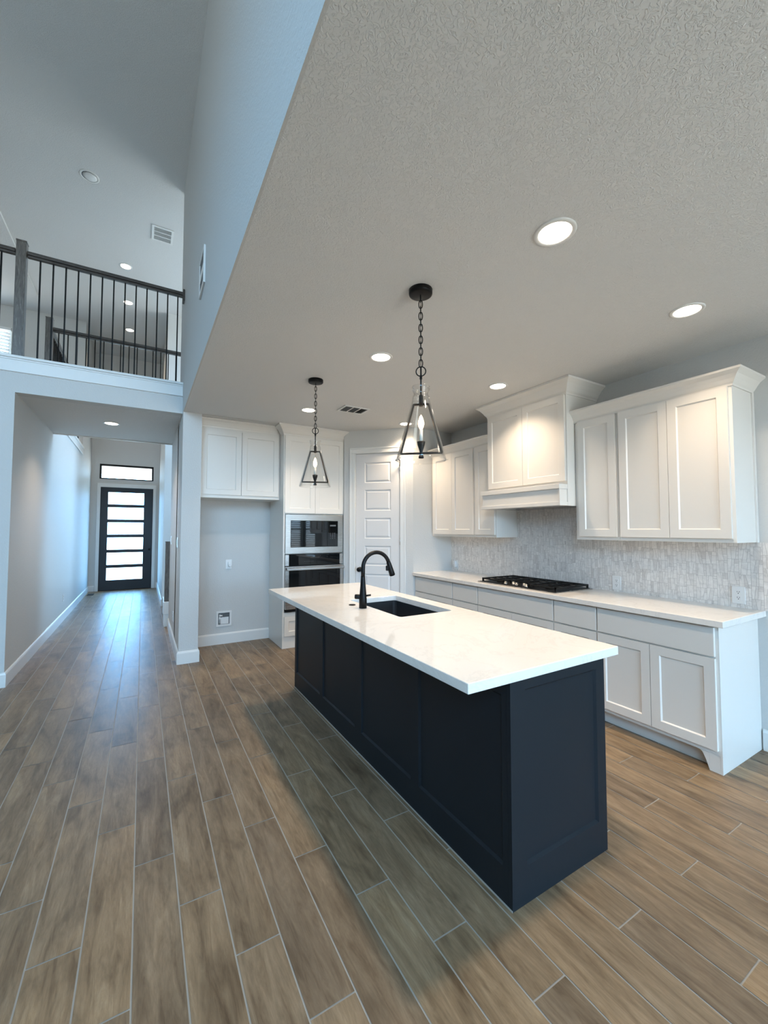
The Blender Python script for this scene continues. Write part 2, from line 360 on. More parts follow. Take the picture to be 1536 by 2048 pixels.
def wall_with_holes(axis, pos, th, a0, a1, z0, z1, holes):
    """wall normal to axis at pos (thickness th towards +axis), holes [(a0,a1,z0,z1)]"""
    mb = MB(); xs = sorted({a0, a1, *[h[0] for h in holes], *[h[1] for h in holes]}); zs = sorted({z0, z1, *[h[2] for h in holes], *[h[3] for h in holes]})
    inh = lambda a, z: any(h[0] < a < h[1] and h[2] < z < h[3] for h in holes)
    idx = {}
    def vid(a, z, d):
        k = (a, z, d)
        if k not in idx:
            idx[k] = len(mb.v); p = pos+(th if d else 0); mb.v.append(Vector((p, a, z)) if axis == 'x' else Vector((a, p, z)))
        return idx[k]
    def face(*k): mb.f.append([vid(*q) for q in k]); mb.smooth.append(False)
    nx, nz = len(xs)-1, len(zs)-1
    solid = [[not inh((xs[i]+xs[i+1])/2, (zs[j]+zs[j+1])/2) for j in range(nz)] for i in range(nx)]
    S = lambda i, j: 0 <= i < nx and 0 <= j < nz and solid[i][j]
    for i in range(nx):
        for j in range(nz):
            if not solid[i][j]: continue
            A, B, Z, Y = xs[i], xs[i+1], zs[j], zs[j+1]
            for d in (0, 1): face((A, Z, d), (B, Z, d), (B, Y, d), (A, Y, d))
            if not S(i-1, j): face((A, Z, 0), (A, Z, 1), (A, Y, 1), (A, Y, 0))
            if not S(i+1, j): face((B, Z, 0), (B, Z, 1), (B, Y, 1), (B, Y, 0))
            if not S(i, j-1): face((A, Z, 0), (A, Z, 1), (B, Z, 1), (B, Z, 0))
            if not S(i, j+1): face((A, Y, 0), (A, Y, 1), (B, Y, 1), (B, Y, 0))
    return mb

# ------------------------------------------------------------------ floor (one structure: plank tiles over grout)
def make_floor():
    W, LN, GP = 0.1525, 0.910, 0.0027
    mb = MB(); vals = []
    x0, x1, y0, y1 = LEFT, NX, REAR, DY
    i0 = math.floor(x0/W); i1 = math.ceil(x1/W)
    for i in range(i0, i1):
        off = ((1-i)*0.3033) % 0.91
        j = math.floor((y0-off)/LN)
        while off+j*LN < y1:
            a, b = max(x0, i*W+GP), min(x1, (i+1)*W-GP); c, d = max(y0, off+j*LN+GP), min(y1, off+(j+1)*LN-GP)
            if b > a and d > c and not (c > VY and (a > 0.5 or b < LX-0.1) and c > 7.2) and not (b < LX-0.2 and c > BALY) and not (a > KX+0.1 and c > NY+0.1):
                mb.add([(a, c, 0), (b, c, 0), (b, d, 0), (a, d, 0)], [(0, 1, 2, 3)]); vals.append(random.random())
            j += 1
    npl = len(vals)
    mb.add([(x0-0.2, y0-0.2, -0.0022), (x1+0.2, y0-0.2, -0.0022), (x1+0.2, y1+0.2, -0.0022), (x0-0.2, y1+0.2, -0.0022)], [(0, 1, 2, 3)])
    mb.box(x0-0.2, x1+0.2, y0-0.2, y1+0.2, -0.12, -0.004)
    o = mb.build('floor', TILE, recalc=False)
    me = o.data; me.materials.append(GROUT)
    at = me.attributes.new('plank', 'FLOAT', 'FACE')
    for k, p in enumerate(me.polygons):
        at.data[k].value = vals[k] if k < npl else 0
        if k >= npl: p.material_index = 1
    tag(o, 'wood-look plank tile floor running from the kitchen down the hall', 'floor', None, 'structure')
make_floor()

# ------------------------------------------------------------------ shell
struct('ceiling', MB().box(WX+0.012, NX+0.15, REAR-0.15, 4.99, CZ, CZ+0.25).box(0.551, KX+0.13, 4.98, BW+0.12, CZ, CZ+0.25), CEIL,
       'low textured kitchen ceiling with six lit downlights', 'ceiling')
struct('ceiling', MB().box(LEFT-0.15, 4.2, REAR-0.15, DY+0.15, HZ, HZ+0.15), CEIL, 'high flat ceiling over the great room and loft', 'ceiling')
struct('ceiling', MB().box(-4.6, -1.715, 3.0, 9.38, HZ-0.03, HZ-0.001), CEIL, 'dropped ceiling strip above the loft at the far left', 'ceiling')
struct('ceiling', MB().box(LX-0.12, WX+0.16, BALY+0.13, VY, CZ, CZ+0.02), CEIL, 'low ceiling of the hall under the loft', 'ceiling')
# tall wall above kitchen edge
struct('wall_upper', MB().box(WX, WX+0.012, REAR, COR, CZ, HZ).box(WX+0.012, WX+0.14, REAR, COR, CZ+0.25, HZ), WALL, 'tall bluish wall rising above the edge of the kitchen ceiling', 'wall')
struct('wall_right', MB().box(KX, KX+0.13, NY, BW+0.12, 0, CZ), WALL, 'kitchen wall behind the range and white cabinets', 'wall')
struct('wall_nook', MB().box(KX+0.13, NX+0.13, NY, NY+0.13, 0, CZ), WALL, 'wall turning right past the end of the kitchen run', 'wall')
struct('wall_nook_side', MB().box(NX, NX+0.13, REAR, NY, 0, CZ), WALL, 'far right side wall of the breakfast area', 'wall')
struct('wall_back', MB().box(WX, KX, BW, BW+0.12, 0, CZ), WALL, 'back wall of the refrigerator alcove', 'wall')
struct('wall_hall_right', MB().box(WX, 0.551, 4.989, BW, 0, CZ).box(WX, WX+0.14, BW, VY-0.05, 0, CZ+0.25), WALL,
       'hall wall ending in the square pillar beside the refrigerator alcove', 'wall')
# diagonal pantry wall and its return; the opening for the door
dA, dB = Vector((2.305, 4.925, 0)), Vector((2.945, 4.285, 0)); dd_ = (dB-dA).normalized(); dn = Vector((-dd_.y, dd_.x, 0))  # dn points into the pantry
if dn.dot(Vector((1, 1, 0))) < 0: dn = -dn
PL = (dB-dA).length
def diag(s, d=0.0, z=0.0): return dA+dd_*s+dn*d+Vector((0, 0, z))
DS0, DS1, DTOP = 0.138, 0.732, 2.445      # door slab along the diagonal
pw = MB()
up_ = Vector((0, 0, 1))
pw.obox(diag(-0.026), dd_, dn, up_, DS0-0.012+0.026, 0.11, CZ); pw.obox(diag(DS1+0.012), dd_, dn, up_, PL-DS1-0.012, 0.11, CZ)
pw.obox(diag(DS0-0.012, 0, DTOP+0.012), dd_, dn, up_, DS1-DS0+0.024, 0.11, CZ-DTOP-0.012)
struct('wall_pantry', pw, WALL, 'short diagonal wall holding the white pantry door', 'wall')
struct('wall_return', MB().prism([(2.945, 4.285), (KX, 4.285), (KX, 4.395), (2.99, 4.395)], 0, CZ), WALL, 'wall stub between the pantry door and the far cabinets', 'wall')
# great room
struct('wall_left', MB().box(LEFT-0.13, LEFT, REAR, 10.2, 0, HZ), WALL, 'left wall of the great room', 'wall')
holes = []
for gx, gw in GW: holes += [(gx-gw/2, gx+gw/2, 2.85, 4.85)]
holes += [(0.8, 3.2, 0.10, 2.40), (4.07, 4.57, 0.70, 2.20), (4.67, 5.17, 0.70, 2.20)]
struct('wall_rear', wall_with_holes('y', REAR-0.15, 0.15, LEFT-0.13, NX+0.13, 0, HZ, holes), WALL, 'window wall behind the viewer', 'wall')
# wall under the balcony, left of the hall
struct('wall_beam', MB().box(LEFT, LX, BALY, BALY+0.13, 0, LOFTZ-0.12).box(LX, WX, BALY, BALY+0.13, CZ, LOFTZ-0.12), WALL,
       'pale blue wall and beam under the loft edge framing the hall', 'wall')
# left hall wall, runs under the foyer overlook
struct('wall_hall_left', MB().box(LX-0.12, LX, BALY+0.13, 10.1, 0, LOFTZ-0.005).box(LX-0.12, LX, 10.1, DY, 0, HZ), WALL,
       'left wall of the hall running to the front door', 'wall')
struct('wall_loft_back', wall_with_holes('y', 10.1, 0.12, LEFT, LX-0.12, LOFTZ-0.2, HZ, [(-3.15, -2.21, 3.9, 5.24)]), WALL, 'back wall of the loft with a window', 'wall')
struct('wall_front', wall_with_holes('y', DY, 0.15, LX-0.12, 4.1, 0, HZ, [(-0.908, 0.205, 2.655, 3.012), (-0.885, 0.218, 0, 2.47)]), WALL,
       'front wall around the entry door and transom', 'wall')
struct('wall_stairwell', MB().box(WX-0.02, 4.0, SWY, SWY+0.13, 0, HZ).box(WX-0.02, WX+0.11, SWY+0.13, DY, 0, HZ), WALL,
       'foyer wall beyond the stair opening', 'wall')
struct('wall_loft_right', wall_with_holes('x', 3.6, 0.15, COR, SWY, CZ, HZ, [(6.0, 8.6, 3.4, 5.3)]), WALL, 'right wall of the loft with daylight window', 'wall')
struct('wall_loft_near', MB().box(WX+0.14, 3.6, COR-0.13, COR, CZ+0.25, HZ), WALL, 'loft wall behind the end of the tall wall', 'wall')
# loft floor slab
struct('floor_loft', MB().box(LEFT, LX-0.12, BALY+0.13, 10.1, LOFTZ-0.28, LOFTZ).box(LX-0.12, WX+0.14, BALY+0.13, VY, CZ+0.02, LOFTZ).box(WX+0.14, 3.6, COR, VY, CZ+0.25, LOFTZ),
       CARPET, 'carpeted loft floor above the hall', 'floor')

# loft edge cap and fascia
def trim_profile(y, z): pass
struct('trim_1', MB().box(LEFT, WX-0.001, BALY-0.018, BALY, 2.946, 3.075).box(LEFT, WX-0.001, BALY-0.036, BALY+0.15, 3.075, 3.10).box(LEFT, WX-0.001, BALY-0.024, BALY, 3.058, 3.075).box(LEFT, WX-0.001, BALY, BALY+0.13, LOFTZ-0.12, 3.075),
       TRIM, 'white fascia and cap along the near edge of the loft', 'trim', 0.003)
struct('trim_2', MB().box(LX-0.15, LX+0.03, VY+0.0, 10.09, 3.06, 3.10).box(LX, LX+0.018, VY, 10.09, 2.95, 3.06), TRIM, 'white cap on top of the left foyer wall', 'trim', 0.003)
struct('trim_3', MB().box(LX, WX+0.14, VY, VY+0.018, 2.74, 3.06).box(LX+0.03, 3.5, VY-0.12, VY+0.035, 3.06, 3.10), TRIM, 'white cap along the far edge of the loft', 'trim', 0.003)

# baseboards
BB = [(0, 0), (0.016, 0), (0.016, 0.115), (0.011, 0.128), (0.006, 0.135), (0, 0.135)]
def bboard(name, path, label):
    struct(name, MB().sweep(path, BB), TRIM, label, 'baseboard')
bboard('baseboard_left', [(LX, DY), (LX, BALY), (LEFT, BALY)][::-1] and [(LEFT, BALY), (LX, BALY), (LX, DY)], 'white baseboard along the left hall wall')
bboard('baseboard_pillar', [(WX, VY-0.05), (WX, 4.989), (0.551, 4.989), (0.551, BW)], 'white baseboard wrapping the pillar beside the hall')
bboard('baseboard_alcove', [(0.568, BW), (1.488, BW)], 'white baseboard in the refrigerator alcove')
bboard('baseboard_front', [(-0.955-0.0, DY), (LX, DY)][::-1], 'white baseboard left of the front door')
bboard('baseboard_foyer', [(0.30, DY), (WX-0.02, DY), (WX-0.02, SWY)], 'white baseboard in the right foyer corner')
bboard('baseboard_right', [(KX, 1.12), (KX, NY), (NX, NY)], 'white baseboard past the end of the base cabinets')

# ------------------------------------------------------------------ entry door
d1 = thing('door_1', 'dark front door with six wide stacked glass panes', 'door', (-0.34, DY, 0), None, 'structure')
mb = MB()
px0, px1 = -0.727, 0.012
ztop, zbot, npan = 2.345, 0.243, 6
pitch = (ztop-zbot+0.075)/6; ph = pitch-0.075
hl = [(px0, px1, zbot+i*pitch, zbot+i*pitch+ph) for i in range(6)]
DOORM = M('dark_entry_door', (0.012, 0.013, 0.018), 0.35)
wall_with_holes('y', DY+0.03, 0.045, -0.875, 0.205, 0.004, 2.455, hl).build('door_slab', DOORM, d1, 0.004)
mb = MB()
for i in range(6): MB().box(px0, px1, DY+0.048, DY+0.054, hl[i][2], hl[i][3]).build('glass_pane', DPANE, d1)
c = MB()
for a, b in ((-0.945, -0.878), (0.208, 0.275)): c.box(a, b, DY-0.022, DY, 0, 2.47)
c.box(-0.945, 0.275, DY-0.022, DY, 2.46, 2.555); c.build('casing', TRIM, d1, 0.004)
MB().box(-0.8845, -0.8755, DY+0.001, DY+0.12, 0.004, 2.469).box(0.2055, 0.2175, DY+0.001, DY+0.12, 0.004, 2.469).box(-0.8755, 0.2055, DY+0.001, DY+0.12, 2.456, 2.469).build('jamb', DOORM, d1)
MB().box(-0.885, 0.218, DY+0.0, DY+0.14, -0.003, 0.004).build('threshold', BRONZE, d1)
h = MB().lathe([(0.022, 0), (0.022, 0.008), (0.008, 0.012), (0.008, 0.045), (0.024, 0.05), (0.026, 0.066), (0.018, 0.078)], (0.145, DY+0.03, 0.96), 16, (0, -1, 0)); h.build('door_knob', BLACK, d1)

# transom
wn_ = thing('window_1', 'wide low transom window above the front door', 'window', (-0.35, DY, 2.66), None, 'structure')
fm = MB()
for a, b, z0, z1 in ((-0.908, -0.872, 2.655, 3.012), (0.169, 0.205, 2.655, 3.012), (-0.872, 0.169, 2.655, 2.682), (-0.872, 0.169, 2.968, 3.012)): fm.box(a, b, DY-0.004, DY+0.09, z0, z1)
fm.build('frame', BRONZE, wn_); MB().box(-0.872, 0.169, DY+0.06, DY+0.066, 2.682, 2.968).build('glass_pane', PANE, wn_)
# porch soffit and post outside, as seen through the glass
struct('trim_porch', MB().box(-2.4, 2.2, DY+1.7, DY+1.9, 2.98, 3.3).box(-2.4, 2.2, DY+0.2, DY+1.9, 3.3, 3.36), TRIM, 'white porch beam outside above the front door', 'trim')

# ------------------------------------------------------------------ windows behind and in the loft
def window(name, c, axis, wd, ht, label, blinds=False, into=1, mull=1):
    t = thing(name, label, 'window', c, None, 'structure')
    x, y, z = c; fr = MB()
    def bx(a0, a1, d0, d1, z0, z1):
        d0, d1 = d0*into, d1*into
        if axis == 'y': return (x+a0, x+a1, y+d0, y+d1, z+z0, z+z1)
        return (x+d0, x+d1, y+a0, y+a1, z+z0, z+z1)
    W2, H2, f = wd/2, ht/2, 0.05
    fr.box(*bx(-W2, -W2+f, 0, .05, -H2, H2)); fr.box(*bx(W2-f, W2, 0, .05, -H2, H2)); fr.box(*bx(-W2+f, W2-f, 0, .05, -H2, -H2+f)); fr.box(*bx(-W2+f, W2-f, 0, .05, H2-f, H2))
    if mull: fr.box(*bx(-W2+f, W2-f, 0.005, .045, -0.02, 0.02))
    fr.build('frame', TRIM, t)
    MB().box(*bx(-W2+f, W2-f, 0.018, .024, -H2+f, H2-f)).build('glass_pane', PANE, t)
    if blinds:
        b = MB(); k = int(ht/0.062)
        for i in range(k):
            zz = -H2+0.03+i*0.062
            if axis == 'y':
                P = [(x-W2+0.02, y+into*0.08, z+zz), (x+W2-0.02, y+into*0.08, z+zz), (x+W2-0.02, y+into*0.118, z+zz+0.036), (x-W2+0.02, y+into*0.118, z+zz+0.036)]
                b.add(P+[(p[0], p[1], p[2]+0.003) for p in P], [(0, 1, 2, 3), (4, 5, 6, 7), (0, 1, 5, 4), (2, 3, 7, 6), (1, 2, 6, 5), (3, 0, 4, 7)])
        b.box(*bx(-W2+0.01, W2-0.01, 0.07, 0.13, H2-0.05, H2)); b.build('blind', BLIND, t)
for k, (gx, gw) in enumerate(GW):
    window('window_%d' % (5+k), (gx, REAR-0.14, 3.85), 'y', gw, 2.0, 'high window in the rear wall of the great room, %s' % ['leftmost', 'middle', 'closest to the kitchen'][k], mull=0)
window('window_8', (2.0, REAR-0.14, 1.25), 'y', 2.4, 2.3, 'wide glazed opening in the rear wall behind the kitchen')
window('window_9', (4.32, REAR-0.14, 1.45), 'y', 0.5, 1.5, 'left breakfast window with slatted blind', True)
window('window_10', (4.92, REAR-0.14, 1.45), 'y', 0.5, 1.5, 'right breakfast window with slatted blind', True)
window('window_11', (-2.68, 10.21, 4.57), 'y', 0.94, 1.34, 'loft window with white slatted blind at the left picture edge', True, -1)
window('window_12', (3.74, 7.3, 4.35), 'x', 2.6, 1.9, 'high daylight window in the right wall of the loft', False, -1, 0)

struct('trim_patio', MB().box(-0.2, 4.0, REAR-3.4, REAR-0.16, 2.62, 2.74), TRIM, 'unseen slab added outside the rear glazing to block the sky', 'trim')  # added out of view so the kitchen glazing gets ground light, less blue sky
# ------------------------------------------------------------------ pantry door
d2 = thing('door_2', 'white six-panel pantry door in the diagonal wall', 'door', tuple(diag((DS0+DS1)/2)), None, 'structure')
s_ = MB(); nrm = -dn
pz = [(2.061, 2.329), (1.698, 1.970), (1.336, 1.601), (0.985, 1.240), (0.613, 0.878), (0.245, 0.510)]
DW = DS1-DS0-0.006; o0 = diag(DS0+0.003, 0.012, 0.008)
zs_ = [0.008]+sorted([z for p in pz for z in p])+[DTOP-0.003]
ua, ub = 0.118, DW-0.118
def dq(u, z, d): return diag(DS0+0.003+u, 0.012-d, z)
# grid of front face with recessed, raised-field panels
vsx = [0, ua, ub, DW]
for j in range(len(zs_)-1):
    for i in range(3):
        a, b, z0, z1 = vsx[i], vsx[i+1], zs_[j], zs_[j+1]
        if i == 1 and any(abs(z0-p[0]) < 1e-6 for p in pz):
            r0 = [(a, z0), (b, z0), (b, z1), (a, z1)]
            def ins(k): return [(a+k, z0+k), (b-k, z0+k), (b-k, z1-k), (a+k, z1-k)]
            rings = [[dq(u_, z_, 0) for u_, z_ in r0], [dq(u_, z_, -0.009) for u_, z_ in ins(0.010)], [dq(u_, z_, -0.009) for u_, z_ in ins(0.016)], [dq(u_, z_, -0.002) for u_, z_ in ins(0.034)]]
            P = [p for rg in rings for p in rg]; fs = []
            for k in range(3):
                for m_ in range(4): fs.append((k*4+m_, k*4+(m_+1) % 4, (k+1)*4+(m_+1) % 4, (k+1)*4+m_))
            fs.append((12, 13, 14, 15)); s_.add(P, fs)
        else:
            s_.add([dq(a, z0, 0), dq(b, z0, 0), dq(b, z1, 0), dq(a, z1, 0)], [(0, 1, 2, 3)])
Z0, Z1 = zs_[0], zs_[-1]
s_.add([dq(0, Z0, 0), dq(DW, Z0, 0), dq(DW, Z1, 0), dq(0, Z1, 0), dq(0, Z0, -.035), dq(DW, Z0, -.035), dq(DW, Z1, -.035), dq(0, Z1, -.035)],
       [(0, 4, 5, 1), (1, 5, 6, 2), (2, 6, 7, 3), (3, 7, 4, 0), (4, 7, 6, 5)])
slab = s_.build('door_slab', DOORP, d2, recalc=False)
b_ = bmesh.new(); b_.from_mesh(slab.data); bmesh.ops.remove_doubles(b_, verts=b_.verts[:], dist=1e-5); bmesh.ops.recalc_face_normals(b_, faces=b_.faces[:]); b_.to_mesh(slab.data); b_.free()
cs = MB()
def dcas(s0, s1, z0, z1):
    for (k0, k1, t) in ((0, 1, 0.014),): cs.obox(diag(s0, -t, z0), dd_, dn, up_, s1-s0, t-0.0005, z1-z0)
dcas(DS0-0.072, DS0-0.006, 0, DTOP+0.006); dcas(DS1+0.006, DS1+0.072, 0, DTOP+0.006); dcas(DS0-0.072, DS1+0.072, DTOP+0.006, DTOP+0.072)
for (a, b, z0, z1) in ((DS0-0.078, DS0-0.058, 0, DTOP+0.058), (DS1+0.058, DS1+0.078, 0, DTOP+0.058), (DS0-0.078, DS1+0.078, DTOP+0.058, DTOP+0.078)):
    cs.obox(diag(a, -0.021, z0), dd_, dn, up_, b-a, 0.0205, z1-z0)
cs.build('casing', TRIM, d2, 0.003)
jb = MB()
jb.obox(diag(DS0-0.0115, 0.0005, 0), dd_, dn, up_, 0.0115, 0.10, DTOP+0.011); jb.obox(diag(DS1, 0.0005, 0), dd_, dn, up_, 0.0115, 0.10, DTOP+0.011)
jb.obox(diag(DS0, 0.0005, DTOP), dd_, dn, up_, DS1-DS0, 0.10, 0.0115); jb.build('jamb', TRIM, d2)
kn_ = MB().lathe([(0.030, 0), (0.030, 0.006), (0.012, 0.010), (0.010, 0.035), (0.024, 0.042), (0.030, 0.055), (0.026, 0.068), (0.012, 0.074)], tuple(diag(DS0+0.062, 0.010, 0.935)), 20, tuple(nrm))
tag(kn_.build('door_knob', BLACK, d2), 'black round door knob')
for z in (2.24, 1.30, 0.28):
    hg = MB().lathe([(0.0065, 0), (0.0065, 0.09)], tuple(diag(DS1+0.004, -0.004, z-0.045)), 10); hg.build('hinge', CHROME, d2)
# over-door hook that hangs from the top hinge corner
hk = MB().tube([diag(DS1+0.01, -0.02, 2.33), diag(DS1-0.01, -0.055, 2.345), diag(DS1-0.03, -0.06, 2.33)], 0.006, 8).tube([diag(DS1+0.005, -0.02, 2.33), diag(DS1+0.005, -0.02, 2.26)], 0.005, 8)
hk.lathe([(0.012, 0), (0.012, 0.012)], tuple(diag(DS1-0.03, -0.055, 2.33)), 12, tuple(nrm)); hk.build('hinge_stop', BRONZE, d2)

# ------------------------------------------------------------------ kitchen island
IX0, IX1, IY0, IY1 = 1.241, 1.874, 1.148, 3.742
isl = thing('kitchen_island', 'navy panelled kitchen island under the white quartz top', 'island', ((IX0+IX1)/2, (IY0+IY1)/2, 0))
MB().box(IX0+0.02, IX1-0.022, IY0+0.02, IY1-0.02, 0.0, 0.20).box(IX0+0.02, IX1-0.022, IY0+0.02, IY1-0.02, 0.0, 0.60).box(IX0+0.02, IX0+0.10, IY0+0.02, IY1-0.02, 0.6, 0.875).box(IX1-0.07, IX1-0.022, IY0+0.02, IY1-0.02, 0.6, 0.875)\
  .box(IX0+0.10, IX1-0.07, IY0+0.02, 2.10, 0.6, 0.875).box(IX0+0.10, IX1-0.07, 2.93, IY1-0.02, 0.6, 0.875).build('cabinet_body', NAVY, isl)
# seating side: four framed panels
def frame_panels(name, o, a, n, W, H, panels, z0, z1, T=0.02, rec=0.010, bev=0.010):
    """one board with several recessed panels (u0,u1)"""
    m_ = MB(); o, a, n = Vector(o), Vector(a), Vector(n)
    us = [0]+[x for p in panels for x in p]+[W]
    q = lambda u_, z, d: o+a*u_+up_*z+n*d
    for i in range(len(us)-1):
        A, B = us[i], us[i+1]
        for (lo, hi, mid) in ((0, z0, 0), (z0, z1, 1), (z1, H, 0)):
            if mid and i % 2 == 1:
                P = [q(A, lo, 0), q(B, lo, 0), q(B, hi, 0), q(A, hi, 0), q(A+bev, lo+bev, -rec), q(B-bev, lo+bev, -rec), q(B-bev, hi-bev, -rec), q(A+bev, hi-bev, -rec)]
                m_.add(P, [(0, 1, 5, 4), (1, 2, 6, 5), (2, 3, 7, 6), (3, 0, 4, 7), (4, 5, 6, 7)])
            else: m_.add([q(A, lo, 0), q(B, lo, 0), q(B, hi, 0), q(A, hi, 0)], [(0, 1, 2, 3)])
    P = [q(0, 0, 0), q(W, 0, 0), q(W, H, 0), q(0, H, 0), q(0, 0, -T), q(W, 0, -T), q(W, H, -T), q(0, H, -T)]
    m_.add(P, [(0, 4, 5, 1), (1, 5, 6, 2), (2, 6, 7, 3), (3, 7, 4, 0), (4, 7, 6, 5)])
    return m_
def weld(o):
    b = bmesh.new(); b.from_mesh(o.data); bmesh.ops.remove_doubles(b, verts=b.verts[:], dist=1e-5); bmesh.ops.recalc_face_normals(b, faces=b.faces[:]); b.to_mesh(o.data); b.free(); return o
LW = IY1-IY0-0.0205
pans = [(IY1-3.695, IY1-3.125), (IY1-3.065, IY1-2.495), (IY1-2.405, IY1-1.835), (IY1-1.765, IY1-1.195)]
weld(frame_panels('side', (IX0, IY1, 0), (0, -1, 0), (-1, 0, 0), LW, 0.875, pans, 0.141, 0.80).build('side_panel', NAVY, isl))
weld(frame_panels('end', (IX0, IY0, 0), (1, 0, 0), (0, -1, 0), IX1-IX0-0.0195, 0.875, [(0.082, 0.552)], 0.141, 0.818).build('end_panel', NAVY, isl))
weld(frame_panels('end', (IX1-0.02, IY1, 0), (-1, 0, 0), (0, 1, 0), IX1-IX0-0.021, 0.875, [(0.07, 0.54)], 0.141, 0.818).build('end_panel', NAVY, isl))
yy = IY0+0.035
for wd in (0.43, 0.43, 0.40, 0.40, 0.43, 0.41):
    MB().shaker((IX1+0.0, yy, 0.13), (0, 1, 0), (1, 0, 0), wd-0.006, 0.72, 0.019).build('door', NAVY, isl); yy += wd
MB().box(IX0-0.0025, IX0, IY0, IY1, 0.0, 0.006).build('base_caulk', GROUT, isl)

# island top with sink cut-out
ITX0, ITX1, ITY0, ITY1 = 0.992, 1.906, 1.108, 3.752
SX0, SX1, SY0, SY1 = 1.378, 1.789, 2.147, 2.866
def ring_slab(x0, x1, y0, y1, a0, a1, b0, b1, z0, z1, r=0.02):
    m_ = MB(); inner = []
    for cx_, cy_, s0 in ((a1-r, b1-r, 0), (a0+r, b1-r, 1), (a0+r, b0+r, 2), (a1-r, b0+r, 3)):
        for k in range(5): t = (s0+k/4)*PI/2; inner.append((cx_+r*math.cos(t), cy_+r*math.sin(t)))
    outer = [(x1, y1), (x0, y1), (x0, y0), (x1, y0)]
    for z, fl in ((z1, False), (z0, True)):
        o = len(m_.v); m_.v += [Vector((x, y, z)) for x, y in outer]+[Vector((x, y, z)) for x, y in inner]
        for c_ in range(4):
            ids = [4+c_*5+k for k in range(5)]
            for k in range(4): m_.f.append([o+c_, o+ids[k+1], o+ids[k]]); m_.smooth.append(False)
            nx_ = (c_+1) % 4; m_.f.append([o+c_, o+nx_, o+4+nx_*5, o+ids[4]]); m_.smooth.append(False)
    n0 = 4+20
    for i in range(4): m_.f.append([i, (i+1) % 4, n0+(i+1) % 4, n0+i]); m_.smooth.append(False)
    for i in range(20): j = (i+1) % 20; m_.f.append([4+i, 4+j, n0+4+j, n0+4+i]); m_.smooth.append(False)
    return m_
tp = ring_slab(ITX0, ITX1, ITY0, ITY1, SX0, SX1, SY0, SY1, 0.8755, 0.914).build('island_countertop', QUARTZ, None, 0.002, 1)
tag(tp, 'long white quartz slab on the navy island', 'countertop')
# sink
sk = thing('kitchen_sink', 'black undermount sink set in the island top', 'sink', ((SX0+SX1)/2, (SY0+SY1)/2, 0.66))
b = MB(); a0, a1, c0, c1 = SX0-0.008, SX1+0.008, SY0-0.008, SY1+0.008; zt, zb_ = 0.875, 0.665
def rrect(x0, x1, y0, y1, z, r=0.03):
    out = []
    for cx_, cy_, s0 in ((x1-r, y1-r, 0), (x0+r, y1-r, 1), (x0+r, y0+r, 2), (x1-r, y0+r, 3)):
        for k in range(6): t = (s0+k/5)*PI/2; out.append((cx_+r*math.cos(t), cy_+r*math.sin(t), z))
    return out
rings = [rrect(a0-0.015, a1+0.015, c0-0.015, c1+0.015, zt-0.006), rrect(a0-0.015, a1+0.015, c0-0.015, c1+0.015, zt), rrect(a0, a1, c0, c1, zt), rrect(a0+0.004, a1-0.004, c0+0.004, c1-0.004, zb_+0.015), rrect(a0+0.02, a1-0.02, c0+0.02, c1-0.02, zb_), rrect(a0+0.15, a1-0.15, c0+0.3, c1-0.3, zb_-0.004)]
outer_r = [rrect(a0-0.003, a1+0.003, c0-0.003, c1+0.003, zt-0.006), rrect(a0-0.003, a1+0.003, c0-0.003, c1+0.003, zb_-0.008)]
P = [p for rg in rings for p in rg]; fs = []
for k in range(len(rings)-1):
    for i in range(24): fs.append((k*24+i, k*24+(i+1) % 24, (k+1)*24+(i+1) % 24, (k+1)*24+i))
fs.append(tuple(range(len(P)-24, len(P)))); b.add(P, fs)
b.build('basin', SINKM, sk, recalc=False)
MB().lathe([(0.0, 0.0), (0.055, 0.0), (0.055, 0.004), (0.04, 0.005), (0.034, 0.001), (0, 0.001)], ((SX0+SX1)/2, (SY0+SY1)/2, zb_-0.003), 24).build('drain', STEEL, sk)
# faucet
fa = thing('kitchen_faucet', 'black pull-down gooseneck faucet beside the sink', 'faucet', (1.315, 2.524, 0.914))
fx, fy = 1.315, 2.524
MB().lathe([(0.0, 0.0), (0.0265, 0.0), (0.0265, 0.06), (0.0245, 0.085), (0.0185, 0.15), (0.0155, 0.20), (0.0145, 0.22)], (fx, fy, 0.914), 28).build('body', BLACK, fa)
pts = [(fx, fy, 1.12), (fx, fy, 1.17)]
cr = 0.105; cxx = fx+cr; zc = 1.187
for k in range(1, 17): t = PI-k*(PI*0.90)/16; pts.append((cxx+cr*math.cos(t), fy, zc+cr*math.sin(t)))
MB().tube(pts, 0.0138, 18).build('spout', BLACK, fa)
e0 = Vector(pts[-1]); ed_ = (e0-Vector(pts[-2])).normalized(); ed_ = Vector((0.34, 0, -1)).normalized()
sh = MB().lathe([(0.0145, -0.004), (0.0155, 0.0), (0.0175, 0.03), (0.020, 0.075), (0.021, 0.098), (0.018, 0.102)], tuple(e0), 24, tuple(ed_))
sh.build('spray_head', BLACK, fa)
bt = e0+ed_*0.045; MB().obox(bt-Vector((0.034, 0.009, 0.018)), (1, 0, 0), (0, 1, 0), (0, 0, 1), 0.018, 0.018, 0.036).build('spray_button', BLACK, fa, 0.004)
hd = Vector((-0.75, 0.62, 0)).normalized()
MB().lathe([(0.0165, 0.0), (0.0165, 0.050), (0.015, 0.056), (0.0, 0.057)], (fx, fy, 0.990), 24, tuple(hd)).build('valve_hub', BLACK, fa)
MB().tube([(fx-hd.x*0.01, fy-hd.y*0.01, 0.996), (fx-hd.x*0.055, fy-hd.y*0.055, 1.004)], [0.007, 0.006], 12).build('lever', BLACK, fa)
